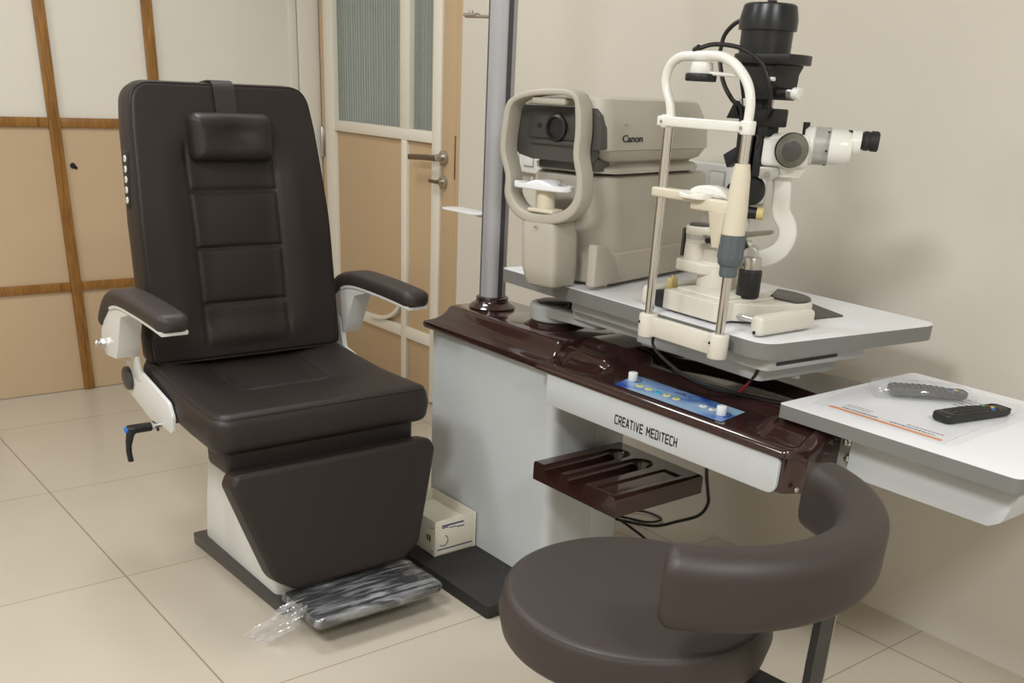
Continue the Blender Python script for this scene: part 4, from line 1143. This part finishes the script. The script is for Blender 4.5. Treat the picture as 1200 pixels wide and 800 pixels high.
bm = nb(); box(bm, -1.670, -1.663, 1.85, 1.88, TT+.115, TT+.180, .002); obj('drum_shield', bm, M['charcoal'], ps)
bm = nb(); cyl(bm, (-1.578, 1.852, TT+.166), (-1.578, 1.835, TT+.162), .006); tube(bm, [(-1.585, 1.84, TT+.166), (-1.57, 1.84, TT+.160), (-1.562, 1.84, TT+.152)], .003); obj('centring_screw', bm, M['ink'], ps)
bm = nb(); cyl(bm, (-1.52, 1.86, TT+.118), (-1.49, 1.84, TT+.118), .005); obj('clamp_screw', bm, M['ink'], ps)
# joystick
bm = nb(); cyl(bm, (-1.468, 1.87, TT+.052), (-1.468, 1.87, TT+.112), .0265, bev=.002); js = obj('joystick', bm, M['black_plastic'], sl)
bm = nb(); cyl(bm, (-1.468, 1.87, TT+.112), (-1.468, 1.87, TT+.140), .0205, bev=.002); obj('joystick_collar', bm, M['steel'], js)
# microscope: arm, joint, body, tubes; turned 35 degrees about the column
MS = Matrix.Translation((-1.52, 1.88, 0)) @ Matrix.Rotation(math.radians(35), 4, 'Z')
def mo(name, bm, m, parent, **k):
    bm.transform(MS); return obj(name, bm, m, parent, **k)
bm = nb()
apth = catmull([(.072, 0, 1.205), (.078, 0, 1.16), (.082, 0, 1.120), (.101, 0, 1.088), (.103, 0, 1.060), (.086, 0, 1.030), (.050, 0, 1.012), (.0, 0, 1.004), (-.02, 0, 1.006)], 7)
sweep(bm, apth, rrect(.040, .030, .006, 3), hint=(0, 1, 0))
ma = mo('microscope_arm', bm, M['tube_white'], sl, smooth=50)
bm = nb(); cyl(bm, (.030, -.030, 1.022), (.030, .025, 1.022), .019, bev=.004); mo('arm_joint', bm, M['metal_ring'], ma)
bm = nb(); cyl(bm, (-.005, 0, .995), (-.005, 0, 1.20), .022); box(bm, -.03, .03, -.02, .02, .985, 1.05, .006); mo('centre_column', bm, IC, sl, smooth=40)
bm = nb(); cyl(bm, (.010, -.02, 1.113), (.032, -.02, 1.113), .013); k1 = mo('focus_knob', bm, M['black_plastic'], sl)
bm = nb(); cyl(bm, (.030, -.02, 1.113), (.046, -.02, 1.113), .0135, bev=.002); mo('knob_ring', bm, M['gold'], k1, label='yellow ring')
bm = nb(); prism(bm, [(-.01, 1.068), (.072, 1.080), (.074, 1.074), (.066, 1.070), (-.01, 1.054)], frame((0, -.02, 0), (1, 0, 0), (0, -1, 0)), -.006, .006, .001); mo('scale_pointer', bm, M['olive_knob'], sl)
bm = nb(); prism(bm, [(.0, 1.056), (.012, 1.060), (.030, 1.030), (.005, 1.028)], frame((0, -.02, 0), (1, 0, 0), (0, -1, 0)), -.006, .008, .001); mo('joint_lever', bm, M['black_plastic'], sl)
bm = nb()
box(bm, .018, .124, -.045, .045, 1.213, 1.280, .012, 4)
prism(bm, round_poly([(.02, 1.216), (.122, 1.216), (.112, 1.192), (.050, 1.192)], .004, 2), frame((0, 0, 0), (1, 0, 0), (0, -1, 0)), -.03, .030, .003)
mb = mo('microscope_body', bm, M['tube_white'], sl, smooth=40)
bm = nb(); prism(bm, round_poly([(.018, 1.212), (.066, 1.212), (.066, 1.196), (.052, 1.184), (.024, 1.188)], .006, 3), frame((0, -.036, 0), (1, 0, 0), (0, -1, 0)), -.02, .008, .002); tbk = mo('tilt_bracket', bm, M['metal_ring'], mb)
bm = nb(); cyl(bm, (.042, -.043, 1.198), (.042, -.049, 1.198), .006); mo('bracket_screw', bm, M['steel'], sl)
bm = nb(); cyl(bm, (.086, -.044, 1.249), (.086, -.052, 1.249), .0355); mo('knob_surround', bm, M['black_plastic'], mb)
bm = nb(); lathe(bm, [(0, 0), (.0335, 0), (.0335, .010), (.030, .016), (.0255, .020), (.0235, .028), (.0225, .030), (0, .031)], frame((.088, -.050, 1.249), (1, 0, 0), (0, -1, 0)), 40); mo('magnification_knob', bm, M['olive_knob'], mb, smooth=40)
bm = nb(); cyl(bm, (.088, -.080, 1.249), (.088, -.0835, 1.249), .0205, bev=.001); mo('knob_face', bm, M['canon_dark'], mb, label='darker round knob face')
bm = nb(); lathe(bm, [(0, -.02), (.030, -.02), (.030, .0), (.033, .004), (.033, .014), (.028, .018), (.030, .024), (.030, .036), (.024, .038), (0, .034)], frame((.024, 0, 1.246), (0, 0, 1), (-1, 0, 0)), 40); mo('objective_lens', bm, M['black_gloss'], mb, smooth=40)
def seg(prof, nm, m, dy=0, z=1.259, parent=None, **k):
    bm = nb(); lathe(bm, prof, frame((0, dy, z), (0, 0, 1), (1, 0, 0)), 48); return mo(nm, bm, m, parent or mb, smooth=40, **k)
seg([(0, .108), (.036, .108), (.040, .114), (.040, .128), (.037, .131), (0, .131)], 'body_collar', M['tube_white'])
seg([(0, .130), (.0385, .130), (.0385, .163), (0, .163)], 'graduated_ring', M['metal_ring'])
for k in range(6):
    a = 2*PI*k/6+.2; bm = nb(); d = Vector((0, math.cos(a), math.sin(a))); p = Vector((.157, 0, 1.259))+d*.0375
    cyl(bm, p, p+d*.0025, .0022, seg=8); mo('ring_screw', bm, M['ink'], mb)
for s_ in (-1, 1):
    e_ = seg([(0, .162), (.0345, .162), (.035, .166), (.034, .196), (.029, .208), (.0, .209)], 'eyepiece_barrel', M['tube_white'], dy=s_*.030)
    seg([(0, .205), (.0255, .205), (.0235, .225), (0, .225)], 'eyepiece_neck', M['tube_white'], dy=s_*.030, z=1.270)
    seg([(0, .224), (.0165, .224), (.0165, .229), (.0185, .231), (.0185, .240), (.017, .242), (.0195, .246), (.0195, .259), (.016, .261), (.013, .256), (0, .254)], 'eyecup', M['black_soft'], dy=s_*.030, z=1.275)
bm = nb(); cyl(bm, (.108, -.01, 1.278), (.108, -.01, 1.305), .0065, .0075); mo('lock_screw', bm, M['black_plastic'], mb)
bm = nb(); box(bm, .196, .214, -.034, -.020, 1.290, 1.295, .001); mo('scale_window', bm, M['black_plastic'], mb)
# lamp tower
bm = nb()
tx, ty = -1.515, 1.87
lathe(bm, [(0, 1.5255), (.050, 1.5255), (.055, 1.522), (.0605, 1.497), (.0605, 1.478), (.0605, 1.476), (.054, 1.476), (.054, 1.425), (0, 1.425)], Matrix.Translation((tx, ty, 0)), 56)
cyl(bm, (tx+.002, ty, 1.522), (tx+.002, ty, 1.532), .010)
lt = obj('lamp_housing', bm, M['black_gloss'], sl, smooth=30)
bm = nb()
prism(bm, [(tx+.066*math.cos(a), ty+.055*math.sin(a)) for a in [math.radians(60+k*15) for k in range(17)]]+[(-1.405, 1.815), (-1.402, 1.86), (-1.42, 1.91)], I, 1.412, 1.431, .002)
prism(bm, round_poly([(-1.552, 1.413), (-1.440, 1.413), (-1.450, 1.395), (-1.452, 1.345), (-1.528, 1.345)], .003, 2), frame((0, 1.87, 0), (1, 0, 0), (0, -1, 0)), -.045, .04, .004)
obj('slit_block', bm, M['black_plastic'], lt)
bm = nb(); cyl(bm, (-1.452, 1.85, 1.359), (-1.420, 1.85, 1.359), .0105); sk = obj('slit_knob', bm, M['black_plastic'], lt)
bm = nb(); cyl(bm, (-1.421, 1.85, 1.359), (-1.409, 1.85, 1.359), .011); obj('knob_collar', bm, M['steel'], lt)
bm = nb(); cyl(bm, (-1.409, 1.85, 1.359), (-1.392, 1.85, 1.359), .0118, bev=.002); obj('knob_tip', bm, M['knob_white'], lt)
bm = nb(); cyl(bm, (-1.46, 1.826, 1.384), (-1.444, 1.826, 1.384), .004); obj('filter_pin', bm, M['knob_white'], lt)
bm = nb()
box(bm, -1.523, -1.486, 1.85, 1.89, 1.20, 1.346, .003)
box(bm, -1.497, -1.447, 1.845, 1.895, 1.292, 1.328, .004)
box(bm, -1.500, -1.462, 1.85, 1.89, 1.272, 1.295, .004)
box(bm, -1.500, -1.474, 1.85, 1.89, 1.19, 1.275, .003)
obj('lamp_column', bm, M['black_plastic'], sl)
bm = nb()
prism(bm, [(-.018, -.018), (.018, -.018), (.0, .018)], frame((-1.552, 1.85, 1.322), (1, 0, 0), (0, -1, 0)), -.012, .012, .001)
box(bm, -1.548, -1.520, 1.85, 1.88, 1.306, 1.330, .002)
obj('mirror_holder', bm, M['black_gloss'], sl)
bm = nb(); sweep(bm, [(-1.567, 1.86, 1.216), (-1.515, 1.86, 1.245)], rrect(.030, .022, .002, 2), hint=(0, 1, 0))
obj('mirror', bm, M['black_gloss'], sl)
bm = nb(); cyl(bm, (-1.471, 1.86, 1.33), (-1.471, 1.86, 1.347), .005); obj('steel_pin', bm, M['steel'], sl)
bm = nb(); cyl(bm, (-1.548, 1.86, 1.326), (-1.553, 1.86, 1.345), .004); obj('steel_pin', bm, M['steel'], sl)
bm = nb(); box(bm, -1.508, -1.436, 1.885, 1.905, 1.135, 1.195, .004, 3) if False else None
# column head plate with black dial behind the sleeve
bm2 = nb(); cyl(bm2, (-1.497, 1.880, 1.160), (-1.497, 1.862, 1.160), .031, bev=.003); obj('scale_dial', bm2, M['black_plastic'], sl)
bm.free()
# cables of the lamp
bm = nb()
tube(bm, [(-1.570, 1.87, 1.497), (-1.600, 1.868, 1.492), (-1.625, 1.865, 1.470), (-1.628, 1.86, 1.444), (-1.610, 1.84, 1.42), (-1.575, 1.82, 1.375), (-1.545, 1.82, 1.342), (-1.532, 1.84, 1.32), (-1.534, 1.85, 1.24), (-1.535, 1.86, 1.18)], .0048, 10)
cyl(bm, (-1.583, 1.87, 1.4965), (-1.570, 1.87, 1.497), .010)
obj('lamp_cable', bm, M['cable'], sl, smooth=60)
bm = nb(); tube(bm, [(-1.545, yL, 1.432), (-1.525, yL+.03, 1.442), (-1.49, yL+.07, 1.437), (-1.455, yL+.10, 1.41), (-1.437, yL+.11, 1.37), (-1.445, yL+.13, 1.335), (-1.47, 1.85, 1.30), (-1.485, 1.85, 1.25)], .0045, 10)
cyl(bm, (-1.552, yL, 1.428), (-1.540, yL, 1.434), .007)
obj('lamp_cable', bm, M['cable'], sl, smooth=60)
# dark plate left on the table
bm = nb(); prism(bm, round_poly([(-1.50, 1.995), (-1.39, 2.005), (-1.375, 2.13), (-1.45, 2.16), (-1.63, 2.235), (-1.66, 2.15)], .01, 3), I, TT+.0002, TT+.003, .0008)
bm.transform(Matrix.Translation((0, 0, 0)))
tag(obj('rubber_mat', bm, M['charcoal']), 'thin dark mat lying on the raised table behind the slit lamp base', 'mat')

# ------------------------------------------------------------------ loose cables
bm = nb()
c0 = TM @ Vector((-.36, -.004, 0))
tube(bm, [(-1.60, 1.72, .842), (-1.585, 1.70, .815), (-1.56, 1.715, .785), (-1.50, 1.74, .752), (-1.44, 1.78, .735), (-1.40, 1.80, .735), (-1.375, 1.79, .752), (-1.335, 1.765, .790), (-1.325, 1.765, .815)], .0035, 8)
ck = tag(obj('table_cable', bm, [M['cable'], M['red']]), 'black cable hanging under the raised table with red sleeve end', 'cable')
for f in ck.data.polygons:
    c = ck.matrix_world @ f.center
wloc = ck.location
for f in ck.data.polygons:
    c = Vector(f.center)+wloc
    if -1.395 < c.x < -1.352 and c.z < .785: f.material_index = 1
bm = nb()
hz = lambda x, y: hw(x, y)+.003
pts = [(-1.79, 1.86), (-1.74, 1.90), (-1.68, 1.865), (-1.60, 1.83), (-1.50, 1.815), (-1.40, 1.83), (-1.31, 1.86), (-1.27, 1.90)]
tube(bm, [(x, y, hz(x, y)) for x, y in [(p.x, p.y) for p in catmull([(a, b, 0) for a, b in pts], 6)]], .0022, 6, smooth=False)
tag(obj('thin_wire', bm, M['cable']), 'thin dark wire lying across the glossy brown wing top', 'wire')
bm = nb()
tube(bm, [(-1.665, 2.03, .6), (-1.668, 2.05, .50), (-1.70, 2.10, .38), (-1.735, 2.16, .30), (-1.76, 2.20, .24), (-1.80, 2.215, .185), (-1.88, 2.22, .135), (-1.97, 2.22, .085), (-2.07, 2.215, .060), (-2.17, 2.20, .045), (-2.22, 2.18, .035)], .0052, 10)
tag(obj('power_cable', bm, M['cable']), 'black power cable drooping from the wing to the floor', 'cable')
bm = nb()
tube(bm, [(-2.24, 2.10, .14), (-2.16, 2.14, .10), (-2.10, 2.20, .055), (-2.03, 2.23, .020), (-1.99, 2.22, .010), (-2.01, 2.16, .006), (-2.08, 2.13, .006), (-2.18, 2.20, .006), (-2.24, 2.32, .008), (-2.20, 2.40, .012), (-2.12, 2.41, .010), (-2.12, 2.34, .014), (-2.19, 2.26, .030), (-2.26, 2.14, .050)], .0045, 8)
tag(obj('cable_coil', bm, M['cable']), 'tangle of black cables on the floor behind the cabinet', 'cable')

# ------------------------------------------------------------------ papers and remotes on the side table
bm = nb(); prism(bm, [(-1.170, 1.800), (-.895, 1.798), (-.925, 2.165), (-1.225, 2.180)], I, SZ+.0003, SZ+.0010)
ppo = obj('printed_sheet', bm, [M['paper'], M['orange'], M['ink']]); tag(ppo, 'white printed sheet with an orange stripe on the side table', 'paper')
WM[ppo.name] = Matrix.Translation(ppo.location)
bm = nb(); prism(bm, [(-1.166, 1.806), (-.905, 1.804), (-.905, 1.817), (-1.165, 1.819)], I, SZ+.0010, SZ+.0013); obj('orange_stripe', bm, M['orange'], ppo)
bm = nb(); random.seed(8)
def tl(x0, x1, y, h=.004):
    bm = nb(); x = x0; h *= 1.25; box(bm, x0, x1, y+h*.4, y+h*.6, SZ+.0010, SZ+.0012)
    while x < x1: 
        w_ = random.uniform(.003, .009); box(bm, x, min(x+w_, x1), y, y+h, SZ+.0010, SZ+.00125); x += w_+.003
    obj('printed_text', bm, M['ink'], ppo)
tl(-1.145, -1.06, 1.826, .0045); tl(-1.03, -.93, 1.826, .004); tl(-1.0, -.92, 1.842, .003)
tl(-1.145, -.96, 1.832, .0001)
tl(-1.13, -.99, 1.8095, .004)
for k in range(4): tl(-1.03, -.94, 2.07+k*.020, .003)
for k in range(2): tl(-1.15, -1.09, 1.845+k*.012, .002)
tl(-1.135, -1.075, 2.145, .008); tl(-1.12, -1.05, 2.125, .006)
bm.free()
bm = nb(); tube(bm, [(-1.115+.02*math.cos(a), 2.150+.012*math.sin(a), SZ+.0012) for a in [2*PI*k/16 for k in range(13)]], .0012, 4, smooth=False); obj('printed_emblem', bm, M['orange'], ppo)
bm = nb(); t = bmesh.new(); random.seed(5); g = []
A = [Vector((-1.195, 1.785)), Vector((-.872, 1.782)), Vector((-.885, 2.195)), Vector((-1.240, 2.205))]
nn_ = 34
for i in range(nn_+1):
    row = []
    for j in range(nn_+1):
        u, v = i/nn_, j/nn_
        q = A[0].lerp(A[1], u).lerp(A[3].lerp(A[2], u), v)
        e = min(u, v, 1-u, 1-v)
        row.append(t.verts.new((q.x, q.y, SZ+.0022+.0022*(1-smooth(0, .12, e))*(1+math.sin(i*.8+j*.5))*.6+(.009*math.exp(-((u-.25)/.10)**2)*smooth(.9, 1.0, v)))))
    g.append(row)
for i in range(nn_):
    for j in range(nn_): t.faces.new((g[i][j], g[i+1][j], g[i+1][j+1], g[i][j+1]))
merge(bm, t); tag(obj('document_sleeve', bm, M['sleeve'], smooth=180), 'clear plastic sleeve around the printed sheet on the side table', 'sleeve')

def remote(name, label, c, ang, wrapped=False, L=.168, W=.046, H=.020):
    r = thing(name, label, 'remote control', (c[0], c[1], SZ+.003+(.004 if wrapped else 0)), ang, 'remote controls on the side table')
    bm = nb(); pad(bm, resample(rrect(L, W, .012, 6), 120), I, 0, H, er=.006, br=.006, nr=8, npm=120, h=lambda x, y: -.006*smooth(-.02, .085, x)-.0015*(y/.023)**2)
    obj('casing', bm, M['charcoal'] if wrapped else M['black_plastic'], r, local=True, smooth=60)
    cols = {(10, 0): M['red'], (10, 1): M['gold'], (9, 0): mat('green_button', (.03, .35, .12), .4), (9, 2): M['blue_btn']}
    for i in range(11):
        for j in range(3):
            x = -.068+i*.0128; y = (j-1)*.0125
            z = H-.006*smooth(-.02, .085, x)-.0015*(y/.023)**2
            key = (i, 2-j)
            mm_ = cols.get(key, M['black_soft'])
            bm = nb(); box(bm, x-.0042, x+.0042, y-.0035, y+.0035, z-.001, z+.0014, .0008, 1); obj('key', bm, mm_, r, local=True)
    return r
remote('remote_control', 'black remote control with coloured keys lying unwrapped on the sheet', (-.955, 2.010), math.radians(79), L=.195, W=.048)

remote('remote_control', 'dark remote control inside a crinkled clear bag on the side table', (-1.090, 2.062), math.radians(47), True)
bg = bm = nb(); t = bmesh.new(); random.seed(21)
bc = Vector((-1.100, 2.060)); ba = math.radians(47)
rings = []
for (sx_, sy_, z) in ((1.0, 1.0, .0022), (1.03, 1.08, .006), (1.02, 1.05, .014), (.97, .90, .024), (.85, .72, .0300), (.5, .45, .0315), (.15, .15, .0318)):
    rr = []
    for k in range(90):
        x, y = resample(rrect(.215, .080, .012, 3), 90)[k]
        a = .0013*(math.sin(k*.9+z*200)+math.sin(k*.43+z*80))
        x *= sx_; y *= sy_
        X = x+a; Y = y+a*.8
        zz = z-(.006*smooth(.0, .1, X) if z > .02 else 0)+abs(a)*.8
        rr.append((bc.x+X*math.cos(ba)-Y*math.sin(ba), bc.y+X*math.sin(ba)+Y*math.cos(ba), SZ+.0012+zz))
    rings.append(rr)
stack(bm, rings); tag(obj('plastic_bag', bm, M['sleeve'], smooth=180), 'crinkled clear plastic bag around the dark remote on the side table', 'bag')

# ------------------------------------------------------------------ stool
SX, SY, SZt = -.993, 1.09, .600
ds = thing('doctor_stool', 'round brown leather stool with curved padded backrest in the foreground', 'stool', (SX, SY, 0))
bm = nb()
pad(bm, [(SX+.2215*math.cos(2*PI*k/200), SY+.2215*math.sin(2*PI*k/200)) for k in range(200)], I, SZt-.082, SZt+.004, er=.016, br=.02, nr=24, npm=200, bulge=.005,
    h=lambda x, y: .006*(1-((x-SX)**2+(y-SY)**2)/.05))
st_ = obj('seat', bm, M['leather_stool'], ds, smooth=60)
bm = nb(); tube(bm, [(SX+.2165*math.cos(2*PI*k/120), SY+.2165*math.sin(2*PI*k/120), SZt-.002) for k in range(120)], .0022, 6, smooth=False, closed=True); obj('piping', bm, M['leather_stool'], st_)
BCX, BCY, BR = -.980, 1.172, .272
def arcp(a0, a1, r, z, n): return [(BCX+r*math.cos(math.radians(a0+(a1-a0)*k/n)), BCY+r*math.sin(math.radians(a0+(a1-a0)*k/n)), z) for k in range(n+1)]
A0, A1 = -54, 77; n_ = 60
path = arcp(A0, A1, BR, .728, n_)
ends = []
for k in range(n_+1):
    d = min(k, n_-k)/n_*math.radians(A1-A0)*BR
    e = .80+.20*math.sqrt(max(0, 1-(1-min(d/.018, 1))**2))
    ends.append((e, e if d > 0 else e))
bm = nb(); sweep(bm, path, rrect(.080, .122, .034, 8), hint=(0, 0, 1), scales=ends)
obj('backrest', bm, M['leather_stool'], ds, smooth=60)
bm = nb()
u = Vector((math.cos(math.radians(10)), math.sin(math.radians(10)), 0))
def bp(r, z): return Vector((BCX, BCY, 0))+u*r+Vector((0, 0, z))
sweep(bm, catmull([bp(.262, .70), bp(.262, .58), bp(.258, .50), bp(.225, .478), bp(.14, .482), bp(.02, .490)], 6), rrect(.046, .012, .003, 2), hint=tuple(Vector((-u.y, u.x, 0))) if False else (0, 0, 1)) if False else None
w_ = Vector((-u.y, u.x, 0)); t = bmesh.new(); R_ = []
for p in catmull([bp(.262, .70), bp(.262, .58), bp(.260, .505), bp(.235, .482), bp(.14, .486), bp(.02, .492)], 6): R_.append(p)
ribbon(t, R_, w_, .026, .006); merge(bm, t); sb = obj('back_bracket', bm, M['black_plastic'], ds)
bm = nb(); t = bmesh.new(); ribbon(t, [p+w_*.0275 for p in R_[:14]], w_, .0018, .0066); merge(bm, t); obj('bracket_edge', bm, M['steel'], sb)
bm = nb(); cyl(bm, (SX, SY, .33), (SX, SY, .50), .026); obj('gas_lift', bm, M['steel'], ds)
bm = nb(); cyl(bm, (SX, SY, .09), (SX, SY, .36), .032, bev=.003); box(bm, SX-.09, SX+.09, SY-.09, SY+.09, .494, .517, .006); obj('column', bm, M['black_plastic'], ds)
for k in range(5):
    a = math.radians(20+72*k); d = Vector((math.cos(a), math.sin(a), 0)); c = Vector((SX, SY, 0))
    bm = nb(); sweep(bm, [c+d*.02+ZP*.105, c+d*.15+ZP*.09, c+d*.27+ZP*.070], rrect(.042, .030, .008, 3), hint=(0, 0, 1), scales=[1, .9, .65]); lg = obj('leg', bm, M['steel'], ds)
    bm = nb(); q = c+d*.262; pz_ = Vector((-d.y, d.x, 0))
    cyl(bm, q-pz_*.01+ZP*.0255, q+pz_*.01+ZP*.0255, .008)
    for s in (-1, 1): cyl(bm, q+pz_*s*.006+ZP*.0255, q+pz_*s*.022+ZP*.0255, .025, bev=.004)
    cyl(bm, q+ZP*.04, q+ZP*.065, .006); obj('castor', bm, M['black_plastic'], lg)

# ------------------------------------------------------------------ lights
def area(name, loc, sx, sy, power, color=(.965, .985, 1.0)):
    l = bpy.data.lights.new(name, 'AREA'); l.shape = 'RECTANGLE'; l.size = sx; l.size_y = sy; l.energy = power; l.color = color
    o = bpy.data.objects.new(name, l); put(o); o.location = loc; return o
area('ceiling_light_a', (-3.0, 1.2, CH-.02), .6, .6, 23)
area('ceiling_light_b', (-.9, -.5, CH-.02), .6, .6, 62)
area('ceiling_light_c', (-3.0, -.9, CH-.02), .6, .6, 30)
area('ceiling_light_d', (.9, .6, CH-.02), .6, .6, 50)
w = bpy.data.worlds.new('world'); bpy.context.scene.world = w; w.use_nodes = True
w.node_tree.nodes['Background'].inputs[0].default_value = (.62, .68, .66, 1); w.node_tree.nodes['Background'].inputs[1].default_value = 1.3

# ------------------------------------------------------------------ camera
f, yaw, pit, rol, py = 1164.293, 2.45207576, 0.43377885, 0.05288232, 237.75
W_ = Vector((math.cos(pit)*math.cos(yaw), math.cos(pit)*math.sin(yaw), -math.sin(pit)))
r0 = Vector((math.sin(yaw), -math.cos(yaw), 0)); u0 = r0.cross(W_)
Rr = r0*math.cos(rol)+u0*math.sin(rol); U = u0*math.cos(rol)-r0*math.sin(rol)
cam = bpy.data.cameras.new('camera'); co_ = bpy.data.objects.new('camera', cam); put(co_)
mm = Matrix.Identity(4)
for i in range(3): mm[i][0] = Rr[i]; mm[i][1] = U[i]; mm[i][2] = -W_[i]
mm[0][3], mm[1][3], mm[2][3] = 0, 0, 1.35
co_.matrix_world = mm
cam.sensor_width = 36; cam.lens = 36*f/1200; cam.shift_y = py/1200; cam.clip_start = .02
sc = bpy.context.scene; sc.camera = co_
sc.view_settings.view_transform = 'Standard'; sc.view_settings.look = 'None'; sc.view_settings.gamma = 1; sc.view_settings.use_curve_mapping = False
sc.view_settings.exposure = 0.0
sc.cycles.max_bounces = 8; sc.cycles.transparent_max_bounces = 12
